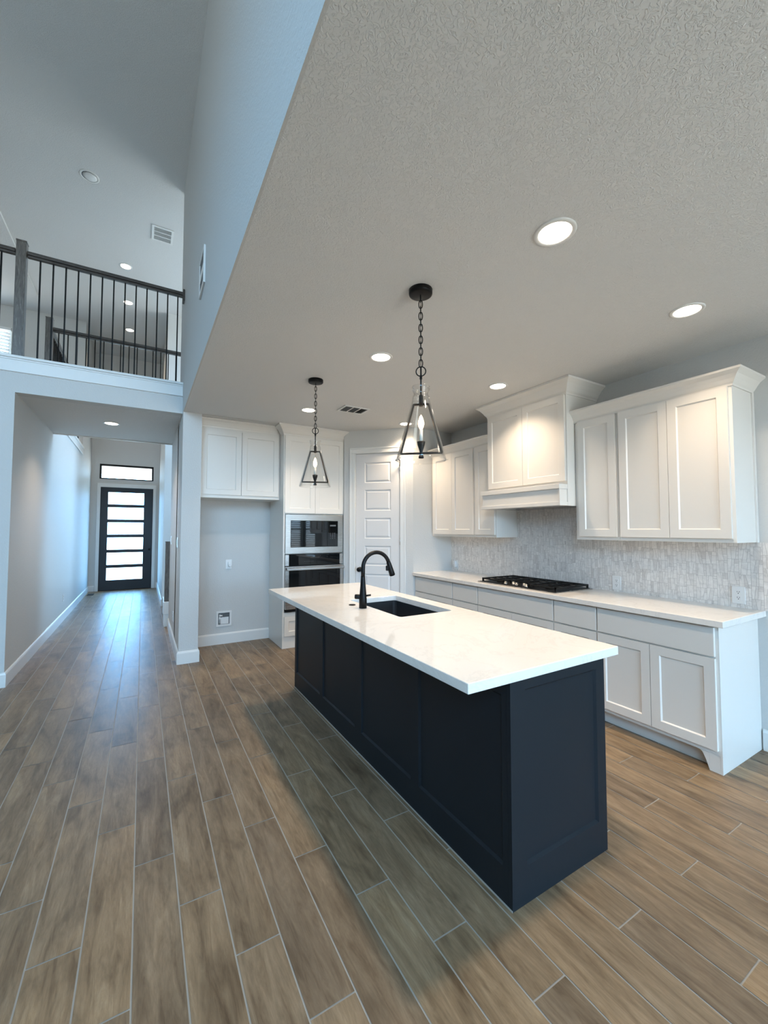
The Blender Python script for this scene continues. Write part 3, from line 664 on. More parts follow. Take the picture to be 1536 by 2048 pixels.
ho = MB().lathe([(0, 0), (0.024, 0), (0.024, 0.003), (0.021, 0.005), (0, 0.005)], (1.30, 2.66, 0.914), 28)
tag(ho.build('sink_hole_cover', BLACK), 'small flat black disc on the island top behind the faucet', 'cover')

# ------------------------------------------------------------------ perimeter base cabinets
KF, KB0, KB1 = 2.9875, 1.1286, 4.285
def drawer_front(parent, y0, y1, z0, z1, flat=True):
    if flat: return MB().box(KF-0.02, KF-0.0005, y0, y1, z0, z1).build('drawer', WHITE, parent, 0.0025)
    return weld(MB().shaker((KF-0.02, y1, z0), (0, -1, 0), (-1, 0, 0), y1-y0, z1-z0, 0.0195).build('drawer', WHITE, parent))
def base_cab(y0, y1, kind, label, end=False):
    t = thing('base_cabinet', label, 'cabinet', (KF+0.3, (y0+y1)/2, 0), 'white base cabinets along the range wall')
    e = 0.0005
    MB().box(KF, KX-0.001, y0+e, y1-e, 0.105, 0.875).build('cabinet_body', WHITE, t)
    MB().box(KF+0.075, KX-0.001, y0+e+(0.02 if end else 0), y1-e, 0, 0.105).build('toe_kick', WHITE, t)
    g = 0.006
    if kind == 'drawers2':
        drawer_front(t, y0+g, y1-g, 0.688, 0.862); drawer_front(t, y0+g, y1-g, 0.40, 0.677, False); drawer_front(t, y0+g, y1-g, 0.125, 0.388, False)
    elif kind == 'cooktop':
        drawer_front(t, y0+g, y1-g, 0.688, 0.862); m = (y0+y1)/2
        for a, b in ((y0+g, m-0.002), (m+0.002, y1-g)):
            weld(MB().shaker((KF-0.02, b, 0.125), (0, -1, 0), (-1, 0, 0), b-a, 0.552, 0.0195).build('door', WHITE, t))
    elif kind == 'doors':
        drawer_front(t, y0+g, y1-g, 0.688, 0.862); m = (y0+y1)/2
        for a, b in ((y0+g, m-0.002), (m+0.002, y1-g)):
            weld(MB().shaker((KF-0.02, b, 0.135), (0, -1, 0), (-1, 0, 0), b-a, 0.542, 0.0195).build('door', WHITE, t))
    elif kind == 'filler': pass
    if end:
        MB().box(KF, KX-0.001, y0-0.012, y0+e, 0, 0.875).box(KF, KF+0.072, y0-0.0005, y0+0.055, 0, 0.1048).build('end_panel', WHITE, t)
        pf = [(y0+0.0555, 0.0)]+[(y0+0.0555+0.05*k/8, 0.0+0.104*math.sin(k/8*PI/2)) for k in range(9)]+[(y0+0.0555, 0.104)]
        P = [(KF+xx, a_, b_) for xx in (0.0, 0.02) for a_, b_ in pf[1:]]; n_ = len(pf)-1
        MB().add(P, [tuple(range(n_)), tuple(range(2*n_-1, n_-1, -1))]+[(i, (i+1) % n_, (i+1) % n_+n_, i+n_) for i in range(n_)]).build('foot_bracket', WHITE, t)
    return t
base_cab(4.22-0.66, 4.285, 'drawers2', 'white drawer base at the far end by the pantry wall')
base_cab(3.162, 3.56, 'drawers2', 'narrow white drawer base just past the cooktop toward the pantry')
base_cab(2.264, 3.162, 'cooktop', 'wide white base cabinet directly under the cooktop')
base_cab(1.886, 2.264, 'drawers2', 'narrow white drawer base on the near side of the cooktop')
base_cab(1.141, 1.886, 'doors', 'nearest white base cabinet with one drawer over two doors', True)
# thin filler dado under counter
ct = MB().box(2.928, KX-0.0005, 1.084, 4.2845, 0.8758, 0.914)
tag(ct.build('countertop', QUARTZ, None, 0.002, 1), 'white quartz counter along the range wall under the cooktop', 'countertop')
bs = MB().box(KX-0.012, KX-0.0006, 1.052, 4.2845, 0.9142, 1.3655).box(KX-0.012, KX-0.0006, 2.228, 3.158, 1.3655, 1.66)
tag(bs.build('backsplash', MOS), 'marble mosaic backsplash of slanted slivers above the counter', 'backsplash')

# ------------------------------------------------------------------ uppers
UF, UZ0, UZ1 = 3.247, 1.3662, 2.400
def upper_cab(y0, y1, doors, label, end=False):
    t = thing('wall_cabinet', label, 'cabinet', (UF+0.16, (y0+y1)/2, UZ0), 'white wall cabinets beside the hood')
    MB().box(UF, KX-0.001, y0+0.0005, y1-0.0005, UZ0, UZ1).build('cabinet_body', WHITE, t, 0.0015)
    for a, b in doors:
        weld(MB().shaker((UF-0.02, b, UZ0+0.028), (0, -1, 0), (-1, 0, 0), b-a, UZ1-UZ0-0.05, 0.0195, 0.058).build('door', WHITE, t))
    if end: MB().box(KX-0.03, KX-0.001, y0-0.008, y0+0.0005, UZ0, UZ1).build('scribe_strip', WHITE, t)
    return t
upper_cab(1.112, 1.852, [(1.132, 1.487), (1.490, 1.838)], 'nearest white wall cabinet with two tall doors', True)
upper_cab(1.852, 2.226, [(1.866, 2.192)], 'single-door white wall cabinet just right of the hood')
upper_cab(3.162, 3.484, [(3.176, 3.470)], 'single-door white wall cabinet just left of the hood')
upper_cab(3.484, 4.284, [(3.502, 3.872), (3.875, 4.245)], 'far white wall cabinet with two doors against the pantry wall')
def crown(z0, z1, out):
    h = z1-z0
    return [(0.0, z0), (0.006, z0), (0.008, z0+0.12*h), (out*0.22, z0+0.22*h), (out*0.38, z0+0.42*h), (out*0.62, z0+0.66*h), (out*0.90, z0+0.82*h), (out, z0+0.86*h), (out, z1), (0.0, z1)]
cr1 = MB().sweep([(UF-0.001, 2.228), (UF-0.001, 1.1115), (KX-0.001, 1.1115)], crown(2.378, 2.478, 0.072))
CRG = 'white crown mouldings on the wall cabinets'
tag(cr1.build('crown_molding', WHITE), 'white crown moulding topping the near wall cabinets', 'moulding', CRG)
cr2 = MB().sweep([(UF-0.001, 4.284), (UF-0.001, 3.162)], crown(2.378, 2.478, 0.072))
tag(cr2.build('crown_molding', WHITE), 'white crown moulding topping the far wall cabinets', 'moulding', CRG)

# hood
HX, HY0, HY1 = 3.137, 2.2275, 3.1605
hd_ = thing('range_hood', 'white cabinet-style range hood above the cooktop', 'range hood', (3.35, 2.69, 1.655))
MB().box(HX, KX-0.001, HY0, HY0+0.02, 1.657, 2.66).box(HX, KX-0.001, HY1-0.02, HY1, 1.657, 2.66).box(HX, KX-0.001, HY0+0.02, HY1-0.02, 1.80, 2.66).build('hood_body', WHITE, hd_)
for a, b in ((HY0+0.012, (HY0+HY1)/2-0.0015), ((HY0+HY1)/2+0.0015, HY1-0.012)):
    weld(MB().shaker((HX-0.02, b, 1.872), (0, -1, 0), (-1, 0, 0), b-a, 0.752, 0.0195, 0.058).build('door', WHITE, hd_))
MB().box(3.040, HX-0.0005, HY0+0.008, HY1-0.008, 1.672, 1.80).build('apron', WHITE, hd_, 0.002)
MB().box(3.026, HX-0.0005, HY0+0.0, HY1+0.006, 1.80, 1.842).build('ledge', WHITE, hd_, 0.003)
MB().box(3.030, HX-0.0005, HY0+0.0, HY1+0.004, 1.657, 1.690).box(3.030, 3.040, HY0, HY0+0.012, 1.69, 1.80).build('lower_rail', WHITE, hd_, 0.002)
MB().box(3.16, KX-0.02, HY0+0.03, HY1-0.03, 1.66, 1.795).build('vent_insert', STEEL, hd_)
MB().sweep([(KX-0.001, HY1+0.0005), (HX-0.001, HY1+0.0005), (HX-0.001, HY0-0.0005), (KX-0.001, HY0-0.0005)], crown(2.625, 2.752, 0.09)).build('crown', WHITE, hd_)

# cooktop
ck = thing('gas_cooktop', 'black gas cooktop with iron grates on the counter', 'cooktop', (3.25, 2.725, 0.914))
MB().box(2.995, 3.515, 2.262, 3.190, 0.9142, 0.922).build('cooktop_surface', STEEL, ck, 0.003)
MB().box(3.012, 3.50, 2.280, 3.172, 0.922, 0.9245).build('burner_pan', BLACK, ck)
for (y0, y1) in ((2.288, 2.578), (2.583, 2.867), (2.872, 3.164)):
    gm = MB(); x0, x1, zt_ = 3.035 if not (y0 > 2.58 and y0 < 2.6) else 3.115, 3.492, 0.957; r = 0.006
    for yv in (y0+r, y1-r): gm.box(x0, x1, yv-r, yv+r, zt_-0.014, zt_)
    for xv in (x0+r, x1-r): gm.box(xv-r, xv+r, y0, y1, zt_-0.014, zt_)
    gm.box(x0, x1, (y0+y1)/2-0.005, (y0+y1)/2+0.005, zt_-0.010, zt_)
    k = 3.13 if x0 < 3.1 else 3.2
    while k < x1-0.05: gm.box(k-0.005, k+0.005, y0, y1, zt_-0.010, zt_); k += 0.088
    for xv in (x0, x1-0.014):
        for yv in (y0, y1-0.014): gm.box(xv, xv+0.014, yv, yv+0.014, 0.924, zt_-0.01)
    gm.build('grate', IRON, ck)
for (bx_, by_, br_) in ((3.14, 2.43, 0.036), (3.39, 2.43, 0.03), (3.30, 2.725, 0.048), (3.14, 3.02, 0.03), (3.39, 3.02, 0.036)):
    MB().lathe([(0, 0), (br_, 0), (br_, 0.010), (br_*0.8, 0.012), (br_*0.8, 0.019), (br_*0.75, 0.022), (0, 0.022)], (bx_, by_, 0.9245), 24).build('burner', IRON, ck)
for (kx_, ky_) in ((3.040, 2.60), (3.082, 2.66), (3.050, 2.725), (3.082, 2.79), (3.040, 2.85)):
    MB().lathe([(0.019, 0), (0.019, 0.006), (0.016, 0.009), (0.014, 0.026), (0.0, 0.028)], (kx_, ky_, 0.9245), 20).build('knob', STEEL, ck)

# ------------------------------------------------------------------ outlets and plates
def plate(name, label, cat, c, n, w_=0.075, h_=0.118, kind='outlet', group=None, gang=1):
    """c = centre on the wall face, n = normal"""
    t = thing(name, label, cat, c, group); n = Vector(n); a = Vector((-n.y, n.x, 0)); c = Vector(c)
    def ob(u0, u1, z0, z1, d0, d1, nm, mat, bv=0.0):
        MB().obox(c+a*u0+up_*z0+n*d0, a, -n*-1, up_, u1-u0, d1-d0, z1-z0).build(nm, mat, t, bv)
    ob(-w_/2, w_/2, -h_/2, h_/2, 0.0005, 0.006, 'cover_plate', PLAST, 0.002)
    for gi in range(gang):
        u0 = (gi-(gang-1)/2)*0.046
        if kind == 'outlet':
            for dz in (-0.0195, 0.0195):
                ob(u0-0.0165, u0+0.0165, dz-0.0145, dz+0.0145, 0.006, 0.0075, 'receptacle', PLAST)
                s = MB()
                for du in (-0.006, 0.006): s.obox(c+a*(u0+du-0.0012)+up_*(dz-0.001)+n*0.0075, a, n, up_, 0.0024, 0.0006, 0.009)
                s.obox(c+a*(u0-0.0025)+up_*(dz-0.010)+n*0.0075, a, n, up_, 0.005, 0.0006, 0.005); s.build('slots', DARKSLOT, t)
        else:
            ob(u0-0.0165, u0+0.0165, -0.033, 0.033, 0.006, 0.009, 'rocker', PLAST, 0.001)
    return t
XB = KX-0.0122
OG = 'outlets on the mosaic backsplash'
plate('wall_outlet', 'white outlet on the backsplash at the near end of the counter', 'outlet', (XB, 1.222, 1.001), (-1, 0, 0), group=OG)
plate('wall_outlet', 'white outlet on the backsplash just right of the cooktop', 'outlet', (XB, 2.068, 0.990), (-1, 0, 0), group=OG)
plate('wall_outlet', 'white outlet in the far backsplash corner holding a plug', 'outlet', (XB, 4.185, 0.995), (-1, 0, 0), group=OG)
pg = MB().box(XB-0.045, XB-0.0086, 4.165, 4.205, 0.995, 1.040).lathe([(0.02, 0), (0.02, 0.03), (0.012, 0.036)], (XB-0.01, 4.170, 0.978), 14, (-1, 0, 0))
tag(pg.build('plug_in_device', PLAST, None, 0.003), 'small white plug-in freshener in the far backsplash outlet', 'plug')
plate('wall_outlet', 'white outlet high on the back wall of the refrigerator alcove', 'outlet', (0.965, BW-0.0002, 1.005), (0, -1, 0))
tag(MB().lathe([(0.02, 0), (0.022, 0.02), (0.018, 0.045), (0, 0.048)], (0.978, BW-0.0085, 0.990), 16, (0, -1, 0)).box(0.957, 0.999, BW-0.03, BW-0.0085, 0.99, 1.035).build('plug_in_device', PLAST, None, 0.002),
    'round white plug in the refrigerator alcove outlet', 'plug')
SWG = 'switch plates in the hall'
plate('light_switch', 'white switch plate on the hall wall close to the pillar', 'switch', (WX, 5.40, 1.30), (-1, 0, 0), 0.165, 0.118, 'switch', SWG, 3)
plate('light_switch', 'white switch plate on the hall wall close to the stairs', 'switch', (WX, 6.60, 1.30), (-1, 0, 0), 0.12, 0.118, 'switch', SWG, 2)
plate('wall_outlet', 'white outlet low on the right hall wall', 'outlet', (WX, 5.88, 0.35), (-1, 0, 0))
plate('wall_outlet', 'white outlet low on the left hall wall', 'outlet', (LX, 8.30, 0.36), (1, 0, 0))
# recessed water box
wb = thing('water_supply_box', 'square white recessed water box low in the refrigerator alcove', 'water box', (0.916, BW, 0.315))
f_ = MB(); x0, x1, z0, z1 = 0.825, 1.010, 0.220, 0.412
for a, b_, c_, d_ in ((x0, x1, z0, z0+0.025), (x0, x1, z1-0.022, z1), (x0, x0+0.024, z0+0.025, z1-0.022), (x1-0.024, x1, z0+0.025, z1-0.022)): f_.box(a, b_, BW-0.012, BW-0.0005, c_, d_)
f_.build('frame', PLAST, wb, 0.002)
MB().box(x0+0.024, x1-0.024, BW-0.0035, BW-0.0006, z0+0.025, z1-0.022).build('recess', SLOTG, wb)
MB().box(x0+0.052, x1-0.035, BW-0.006, BW-0.0036, z0+0.03, z0+0.115).build('inner_panel', PLAST, wb)
MB().tube([(x0+0.042, BW-0.012, z0+0.04), (x0+0.042, BW-0.012, z1-0.04)], 0.007, 10).lathe([(0.011, 0), (0.011, 0.03)], (x0+0.042, BW-0.012, z0+0.085), 12).lathe([(0.01, -0.005), (0.01, 0.03)], (x0+0.042, BW-0.014, z1-0.055), 12, (1, 0, 0)).build('valve', PLAST, wb)

# ------------------------------------------------------------------ refrigerator-top cabinet
fc = thing('wall_cabinet', 'deep two-door white cabinet above the empty refrigerator alcove', 'cabinet', (1.02, 5.37, 1.83))
FY = 5.155
MB().box(0.5515, 1.4875, FY, BW-0.001, 1.825, 2.66).build('cabinet_body', WHITE, fc)
for a, b in ((0.566, 1.015), (1.020, 1.470)):
    weld(MB().shaker((a, FY-0.02, 1.862), (1, 0, 0), (0, -1, 0), b-a, 0.765, 0.0195, 0.06).build('door', WHITE, fc))
MB().sweep([(0.5515, FY-0.001), (1.4875, FY-0.001)], crown(2.655, 2.752, 0.06)).build('crown', WHITE, fc)

# ------------------------------------------------------------------ oven tower
TX0, TX1, TY = 1.4885, 2.302, 4.98
ot = thing('tall_cabinet', 'tall white cabinet housing the microwave and wall oven', 'cabinet', ((TX0+TX1)/2, 5.29, 0))
q = MB()
q.box(TX0, TX0+0.02, TY, BW-0.001, 0, 2.66).box(TX1-0.02, TX1, TY, BW-0.001, 0, 2.66).box(TX0+0.02, TX1-0.02, BW-0.02, BW-0.001, 0, 2.66)
q.box(TX0+0.02, TX1-0.02, TY, BW-0.02, 1.645, 2.66).box(TX0+0.02, TX1-0.02, TY+0.0, BW-0.02, 1.146, 1.150).box(TX0+0.02, TX1-0.02, TY, BW-0.02, 0.0, 0.435)
q.build('cabinet_body', WHITE, ot)
mid = (TX0+TX1)/2
for a, b in ((TX0+0.012, mid-0.0015), (mid+0.0015, TX1-0.012)):
    weld(MB().shaker((a, TY-0.02, 1.655), (1, 0, 0), (0, -1, 0), b-a, 0.965, 0.0195, 0.062).build('door', WHITE, ot))
weld(MB().shaker((TX0+0.020, TY-0.02, 0.150), (1, 0, 0), (0, -1, 0), TX1-TX0-0.04, 0.235, 0.0195, 0.055).build('drawer', WHITE, ot))
MB().sweep([(TX0-0.0, FY-0.062), (TX0-0.0, TY-0.001), (TX1, TY-0.001), (TX1, 5.0)], crown(2.628, 2.752, 0.085)).build('crown', WHITE, ot)

mw = thing('microwave', 'built-in stainless microwave above the wall oven', 'microwave', (mid, 5.2, 1.152))
MX0, MX1 = TX0+0.022, TX1-0.022
gx0, gx1, gz0, gz1 = MX0+0.066, MX1-0.072, 1.232, 1.562
wall_with_holes('y', TY-0.024, 0.02, MX0, MX1, 1.153, 1.640, [(gx0, gx1, gz0, gz1)]).build('trim_frame', STEEL, mw, 0.002)
MB().box(gx0, gx1-0.15, TY-0.030, TY-0.012, gz0, gz1).build('door_glass', BGLASS, mw, 0.002)
cp = MB().box(gx1-0.148, gx1, TY-0.028, TY-0.012, gz0, gz1).build('control_panel', BGLASS, mw, 0.002)

DIM = M('dim_print', (0.10, 0.11, 0.12), 0.4)
kp = MB()
for i in range(3):
    for j in range(4): kp.box(gx1-0.112+i*0.03, gx1-0.098+i*0.03, TY-0.0286, TY-0.0281, gz0+0.10+j*0.022, gz0+0.108+j*0.022)
kp.build('keypad', DIM, cp); MB().box(gx1-0.112, gx1-0.03, TY-0.0286, TY-0.0281, gz1-0.07, gz1-0.05).build('display', DIM, cp)
MB().box(MX0+0.03, MX1-0.03, TY-0.003, BW-0.1, 1.16, 1.63).build('body', BLACK, mw)

ov = thing('wall_oven', 'built-in black glass wall oven below the microwave', 'oven', (mid, 5.2, 0.44))
MB().box(MX0+0.03, MX1-0.03, TY-0.003, BW-0.1, 0.445, 1.14).build('body', BLACK, ov)
cpn = MB().box(MX0+0.045, MX1-0.045, TY-0.028, TY-0.003, 1.005, 1.140).build('control_panel', BGLASS, ov, 0.002)
kb = MB()
for i in range(6): kb.box(MX0+0.24+i*0.022, MX0+0.248+i*0.022, TY-0.0286, TY-0.0281, 1.05, 1.056)
kb.box(mid-0.06, mid+0.06, TY-0.0286, TY-0.0281, 1.10, 1.102); kb.build('display', DIM, cpn)
MB().box(MX0, MX0+0.045, TY-0.026, TY-0.003, 1.005, 1.140).build('side_trim', STEEL, ov); MB().box(MX1-0.045, MX1, TY-0.026, TY-0.003, 1.005, 1.140).build('side_trim', STEEL, ov)
dr = wall_with_holes('y', TY-0.040, 0.036, MX0, MX1, 0.475, 0.995, [(MX0+0.045, MX1-0.045, 0.575, 0.945)]).build('door', STEEL, ov, 0.002)
MB().box(MX0+0.045, MX1-0.045, TY-0.043, TY-0.01, 0.575, 0.945).build('door_glass', BGLASS, dr)
hn = MB().box(MX0+0.005, MX1-0.005, TY-0.092, TY-0.072, 0.950, 0.982)
for xv in (MX0+0.02, MX1-0.05): hn.box(xv, xv+0.03, TY-0.074, TY-0.040, 0.955, 0.978)
hn.build('handle', STEEL, dr, 0.004)
MB().box(MX0+0.01, MX1-0.01, TY-0.020, TY-0.001, 0.440, 0.472).build('lower_vent', BLACK, ov)

# ------------------------------------------------------------------ ceiling fixtures
def downlight(c, label, group, lit=True, r=0.088):
    t = thing('downlight', label, 'downlight', c, group); x, y, z = c
    MB().lathe([(r, 0), (r, -0.003), (r-0.004, -0.006), (r*0.80, -0.006), (r*0.76, -0.0015), (r*0.76, 0)], (x, y, z), 40, caps=False).build('trim_ring', TRIM, t)
    if lit:
        MB().lathe([(0, -0.003), (r*0.77, -0.003)], (x, y, z), 40, caps=False).build('lens', LENS, t)
        ld = bpy.data.lights.new('downlight_beam', 'AREA'); ld.shape = 'DISK'; ld.size = r*1.5; ld.energy = DOWNLIGHT; ld.color = (1.0, 0.79, 0.58); ld.spread = 2.0
        lo = bpy.data.objects.new('downlight_beam', ld); COL.objects.link(lo); lo.parent = t; lo.location = (0, 0, -0.0045)
    else:
        MB().lathe([(0, -0.0015), (r*0.66, -0.002), (r*0.66, -0.010), (r*0.45, -0.016), (0, -0.016)], (x+0.01, y, z), 32, caps=False).build('lens', PLAST, t)
        MB().lathe([(r*0.66, -0.0012), (r*0.77, -0.0012)], (x, y, z), 40, caps=False).build('baffle', SLOTG, t)
    return t
KG = 'lit downlights in the kitchen ceiling'
kl = [(1.53, 1.126, 'largest lit downlight, nearest in the kitchen ceiling left row'), (2.763, 1.146, 'lit downlight at the right picture edge above the near wall cabinet'),
      (1.524, 2.64, 'lit downlight between the two pendants'), (2.753, 2.644, 'lit downlight in front of the range hood'),
      (1.531, 4.23, 'lit downlight beside the chain of the far pendant'), (2.768, 4.18, 'lit downlight near the pantry door, behind the near pendant glass')]
d0 = downlight((kl[0][0], kl[0][1], CZ), kl[0][2], KG)
for x, y, lb in kl[1:]:
    c_ = copy_tree(d0, (x, y, CZ)); c_['label'] = lb
c_ = copy_tree(d0, (-0.359, 6.0, CZ)); c_['label'] = 'lit downlight in the low hall ceiling'; del c_['group']
LG = 'lit downlights in the high ceiling past the loft railing'
for k, (y, lb) in enumerate(((7.612, 'nearest lit downlight in the high ceiling, above the loft handrail'), (8.83, 'middle lit downlight seen through the loft balusters'), (10.05, 'lowest and farthest lit downlight seen through the loft balusters'))):
    c_ = copy_tree(d0, (-0.325, y, HZ)); c_['label'] = lb; c_['group'] = LG
sp_ = downlight((-0.64, 5.85, HZ), 'unlit round white ceiling fixture high above the loft', None, False, 0.10)

def vent(c, sx_, sy_, label, dirs='z', bars=3, wall=False):
    t = thing('air_vent', label, 'air vent', c)
    x, y, z = c
    if not wall:
        f = MB()
        for a in ((-sx_/2, sx_/2, -sy_/2, -sy_/2+0.022), (-sx_/2, sx_/2, sy_/2-0.022, sy_/2), (-sx_/2, -sx_/2+0.022, -sy_/2+0.022, sy_/2-0.022), (sx_/2-0.022, sx_/2, -sy_/2+0.022, sy_/2-0.022)):
            f.box(x+a[0], x+a[1], y+a[2], y+a[3], z-0.010, z-0.0005)
        iw = sx_-0.044
        for k in range(1, bars): xx = x-sx_/2+0.022+iw*k/bars; f.box(xx-0.006, xx+0.006, y-sy_/2+0.022, y+sy_/2-0.022, z-0.010, z-0.001)
        f.build('frame', TRIM, t, 0.001)
        s = MB(); n_ = int(iw/0.014)
        for k in range(n_):
            xx = x-sx_/2+0.024+k*0.014; tilt = 0.006*(1 if k < n_*0.66 else -1)
            P = [(xx, y-sy_/2+0.022, z-0.001), (xx, y+sy_/2-0.022, z-0.001), (xx+tilt, y+sy_/2-0.022, z-0.009), (xx+tilt, y-sy_/2+0.022, z-0.009)]
            s.add(P+[(p[0]+0.0015, p[1], p[2]) for p in P], [(0, 1, 2, 3), (4, 5, 6, 7), (2, 3, 7, 6), (0, 3, 7, 4), (1, 2, 6, 5), (0, 1, 5, 4)])
        s.build('louvre', SLOTG, t)
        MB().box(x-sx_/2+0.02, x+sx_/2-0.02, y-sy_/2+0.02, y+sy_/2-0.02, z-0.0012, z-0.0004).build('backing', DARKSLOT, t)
    return t
vent((1.945, 3.965, CZ), 0.30, 0.225, 'white rectangular air vent in the kitchen ceiling beyond the pendants')
# loft vent has its louvre banks running along the other way
def vent_y(c, sx_, sy_, label):
    t = thing('air_vent', label, 'air vent', c); x, y, z = c; f = MB(); fr = 0.028
    f.box(x-sx_/2, x+sx_/2, y-sy_/2, y-sy_/2+fr, z-0.01, z-0.0005).box(x-sx_/2, x+sx_/2, y+sy_/2-fr, y+sy_/2, z-0.01, z-0.0005)
    f.box(x-sx_/2, x-sx_/2+fr, y-sy_/2+fr, y+sy_/2-fr, z-0.01, z-0.0005).box(x+sx_/2-fr, x+sx_/2, y-sy_/2+fr, y+sy_/2-fr, z-0.01, z-0.0005)
    for k in (1, 2): yy_ = y-sy_/2+fr+(sy_-2*fr)*k/3; f.box(x-sx_/2+fr, x+sx_/2-fr, yy_-0.007, yy_+0.007, z-0.01, z-0.001)
    f.build('frame', TRIM, t)
    s = MB(); k = 0
    while k*0.016 < sy_-2*fr-0.01:
        yy_ = y-sy_/2+fr+k*0.016+0.003; s.box(x-sx_/2+fr, x+sx_/2-fr, yy_, yy_+0.002, z-0.009, z-0.001); k += 1
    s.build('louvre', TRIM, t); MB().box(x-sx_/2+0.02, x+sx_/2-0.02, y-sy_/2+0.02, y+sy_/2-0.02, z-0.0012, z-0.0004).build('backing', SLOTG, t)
vent_y((0.155, 6.51, HZ), 0.27, 0.33, 'white square air vent high in the loft ceiling')
# register on the tall wall
rv = thing('air_vent', 'narrow white wall register on the tall blue wall', 'air vent', (WX, 3.36, 3.42))
y0, y1, z0, z1 = 3.22, 3.50, 3.28, 3.565; X = WX
MB().box(X-0.014, X-0.0005, y0, y0+0.022, z0, z1).box(X-0.014, X-0.0005, y1-0.022, y1, z0, z1).box(X-0.014, X-0.0005, y0+0.022, y1-0.022, z0, z0+0.022).box(X-0.014, X-0.0005, y0+0.022, y1-0.022, z1-0.022, z1).box(X-0.012, X-0.001, y0+0.022, y1-0.022, z0+0.11, z0+0.17).build('frame', TRIM, rv, 0.001)
MB().box(X-0.009, X-0.0006, y0+0.022, y1-0.022, z0+0.022, z0+0.11).box(X-0.009, X-0.0006, y0+0.022, y1-0.022, z0+0.17, z1-0.022).build('louvre', SLOTG, rv)
# floor register by the front door
fr_ = thing('floor_register', 'small dark floor register in the left corner by the front door', 'register', (-0.97, 11.25, 0))
MB().box(-1.03, -0.91, 11.10, 11.40, 0.0005, 0.004).build('frame', BRONZE, fr_)
MB().box(-1.01, -0.93, 11.12, 11.38, 0.004, 0.0055).build('grille', DARKSLOT, fr_)

# ------------------------------------------------------------------ pendants
def pendant(c, rot, label):
    t = thing('pendant_light', label, 'pendant light', (0, 0, 0), 'black and clear glass pendants over the island')
    z0 = CZ
    MB().lathe([(0.0, -0.030), (0.052, -0.030), (0.062, -0.026), (0.064, -0.020), (0.064, 0.0)], (0, 0, z0), 40).build('canopy', BLACK, t)
    ch = MB(); ztop_, zbot_ = z0-0.030, 2.332; n = 12; pitch_ = (ztop_-zbot_)/n
    for k in range(n):
        zc_ = ztop_-pitch_*(k+0.5); hl_, hw_ = pitch_*0.66, 0.0098; pts = []
        for j in range(16):
            a = 2*PI*j/16; uu = hw_*math.copysign(abs(math.cos(a))**0.7, math.cos(a)); zz = hl_*math.sin(a)
            pts.append((uu if k % 2 else 0, 0 if k % 2 else uu, zc_+zz))
        ch.tube(pts, 0.0028, 6, True)
    ch.build('chain', BLACK, t)
    MB().tube([(0.0015*math.sin(k), 0.0, ztop_+0.004-(ztop_-zbot_)*k/10) for k in range(11)], 0.0016, 6).build('cord', BLACK, t)
    MB().tube([(0.026*math.cos(2*PI*k/28), 0, 2.305+0.026*math.sin(2*PI*k/28)) for k in range(28)], 0.0031, 8, True).build('ring', BLACK, t)
    MB().tube([(0, 0, 2.332), (0, 0, 2.17)], 0.0045, 10).lathe([(0.007, 0), (0.007, 0.022)], (0, 0, 2.262), 12).lathe([(0.011, 0), (0.011, 0.055), (0.007, 0.062)], (0, 0, 2.115), 16).build('stem', BLACK, t)
    fr = MB(); hh = 0.0062
    def bar(p, q_):
        fr.tube([p, q_], hh, 4)
    bar((-0.040, 0, 2.125), (0.040, 0, 2.125)); bar((-0.040, 0, 2.127), (-0.110, 0, 1.860)); bar((0.040, 0, 2.127), (0.110, 0, 1.860)); bar((-0.112, 0, 1.860), (0.112, 0, 1.860))
    fr.build('frame', BRONZE, t)
    MB().lathe([(0.0, 1.833), (0.013, 1.833), (0.0145, 1.838), (0.008, 1.858), (0.008, 1.868), (0.020, 1.905), (0.0225, 1.922), (0.0, 1.924)], (0, 0, 0), 24).build('socket_cup', BLACK, t)
    MB().lathe([(0.0095, 1.924), (0.0095, 1.990), (0.0, 1.991)], (0, 0, 0), 16).build('candle_sleeve', CANDLE, t)
    MB().lathe([(0.006, 1.991), (0.012, 2.002), (0.0155, 2.018), (0.0135, 2.036), (0.007, 2.056), (0.0, 2.068)], (0, 0, 0), 20).build('bulb', BULB, t)
    outer = [(0.0475, 2.222), (0.0490, 2.214), (0.0475, 2.205), (0.0405, 2.186), (0.0395, 2.176), (0.0455, 2.165), (0.0465, 2.158), (0.0465, 2.150), (0.052, 2.128), (0.130, 1.842), (0.134, 1.828), (0.1335, 1.821)]
    inner = [(r-0.0035, z) for r, z in outer][::-1]
    MB().lathe(outer+inner+[outer[0]], (0, 0, 0), 56, caps=False).build('glass_shade', SHADEG, t)
    t.location = (c[0], c[1], 0); t.rotation_euler = (0, 0, rot); t['label'] = label
    return t
p1 = pendant((1.277, 1.781), -0.70, 'larger-looking near pendant with clear cone shade over the island')
p2 = copy_tree(p1, (1.272, 3.34, 0)); p2.rotation_euler = (0, 0, -0.37); p2['label'] = 'far pendant with clear cone shade in front of the oven cabinet'

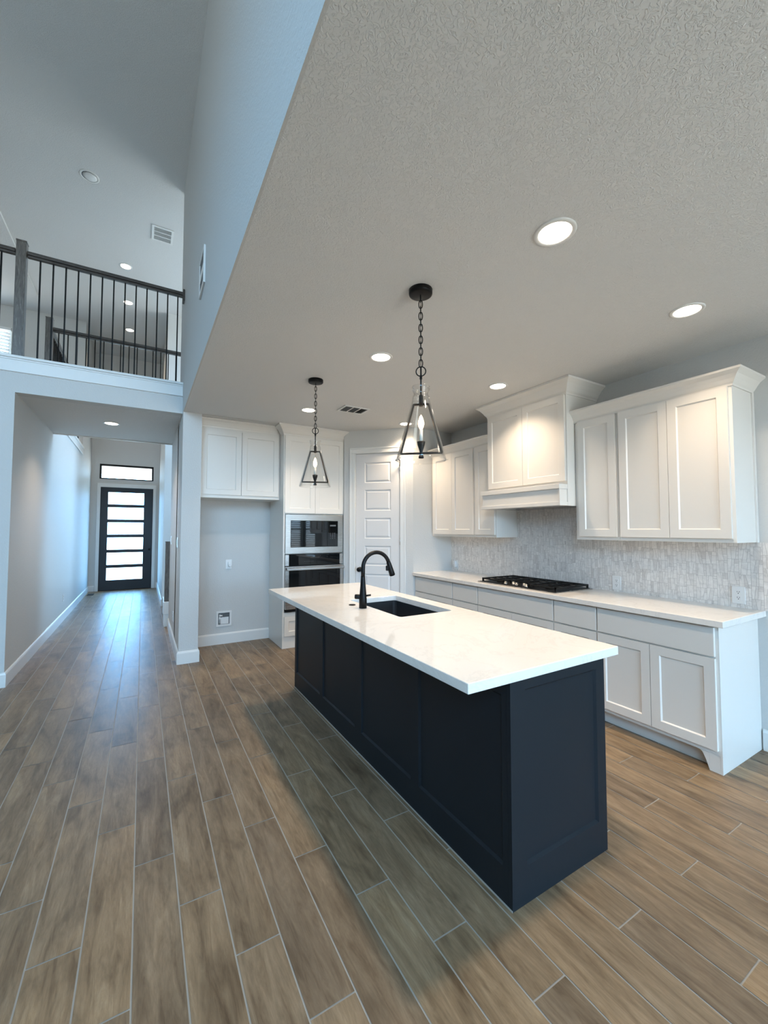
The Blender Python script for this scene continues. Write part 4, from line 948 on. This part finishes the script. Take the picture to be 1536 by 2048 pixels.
# ------------------------------------------------------------------ railings
def newel(name, c, h0, h1, label, group, w_=0.078):
    t = thing(name, label, 'newel post', (c[0], c[1], h0), group); x, y = c; k = w_/2
    MB().box(x-k, x+k, y-k, y+k, h0, h1-0.014).build('post', WOOD, t, 0.004)
    MB().box(x-k-0.003, x+k+0.003, y-k-0.003, y+k+0.003, h1-0.014, h1).build('cap', WOOD, t, 0.004)
    return t
def railing(name, label, p0, p1_, z, bal, group, bz0, rosette=None):
    """rail from p0 to p1 (xy) with top at z; bal positions along"""
    a = Vector((*p0, 0)); b = Vector((*p1_, 0)); d = (b-a).normalized(); nn = Vector((-d.y, d.x, 0)); t = thing(name, label, 'railing', ((a.x+b.x)/2, (a.y+b.y)/2, bz0), group)
    Lr = (b-a).length; m = MB()
    m.obox(a-nn*0.030+up_*(z-0.034), d, nn, up_, Lr, 0.060, 0.034); m.obox(a-nn*0.020+up_*(z-0.056), d, nn, up_, Lr, 0.040, 0.022)
    m.build('handrail', RAILW, t, 0.006)
    for s in bal:
        p = a+d*s; MB().box(p.x-0.0065, p.x+0.0065, p.y-0.0065, p.y+0.0065, bz0, z-0.05).build('baluster', BRONZE, t)
    if rosette: MB().box(*rosette).build('rosette', RAILW, t, 0.004)
    return t
RY = BALY+0.055
bx_list = [-0.930+0.1016*k for k in range(13)]
newel('newel_post', (-1.072, RY), 3.10, 4.255, 'tall grey newel post on the near loft edge at the picture left', None)
X0r = -1.029
railing('loft_railing', 'dark railing on the near loft edge ending at the tall blue wall', (X0r, RY), (WX-0.001, RY), 4.165, [x-X0r for x in bx_list], None, 3.10,
        (WX-0.022, WX-0.001, RY-0.05, RY+0.05, 4.06, 4.19))
railing('loft_railing', 'short dark railing left of the tall newel post at the picture edge', (-2.6, RY), (-1.115, RY), 4.165, [2.6-1.22-0.1016*k for k in range(12)], None, 3.10)
newel('newel_post', (-1.140, VY-0.045), 3.10, 4.30, 'smaller-looking newel post at the far loft edge behind the balusters', None)
railing('loft_railing', 'rear dark railing across the foyer opening behind the near one', (-1.10, VY-0.045), (3.55, VY-0.045), 4.175, [0.06+0.1016*k for k in range(40)], None, 3.10)
railing('loft_railing', 'dark railing running away above the left foyer wall', (LX-0.06, VY+0.0), (LX-0.06, 10.09), 4.175, [0.10+0.1016*k for k in range(29)], None, 3.10)

# ------------------------------------------------------------------ stairs off the hall
st = thing('staircase', 'carpeted stair rising to the right off the hall near the front door', 'staircase', (1.5, 7.9, 0))
TREADW = M('stair_tread_wood', (0.10, 0.085, 0.07), 0.4)
for k in range(12):
    x0 = WX+0.02+k*0.26
    MB().box(x0, x0+0.30, VY+0.01, SWY-0.002, 0.185*k, 0.185*(k+1)-0.03).build('riser', TRIM, st)
    MB().box(x0-0.03, x0+0.30, VY+0.01, SWY-0.002, 0.185*(k+1)-0.03, 0.185*(k+1)).build('tread', CARPET if k else TRIM, st, 0.008)
MB().box(WX-0.07, WX+0.015, VY-0.02, VY+0.16, 0.185, 0.365).box(WX-0.06, WX+0.015, VY-0.01, VY+0.15, 0.0, 0.185).build('stringer_block', TRIM, st, 0.004)
struct('wall_under_stair', MB().box(WX+0.14, 3.6, VY-0.05, VY+0.008, 0, CZ+0.25), WALL, 'wall on the kitchen side of the stairs', 'wall')
newel('newel_post', (WX-0.022, VY+0.07), 0.367, 1.27, 'dark newel post at the foot of the hall stairs', None, 0.07)
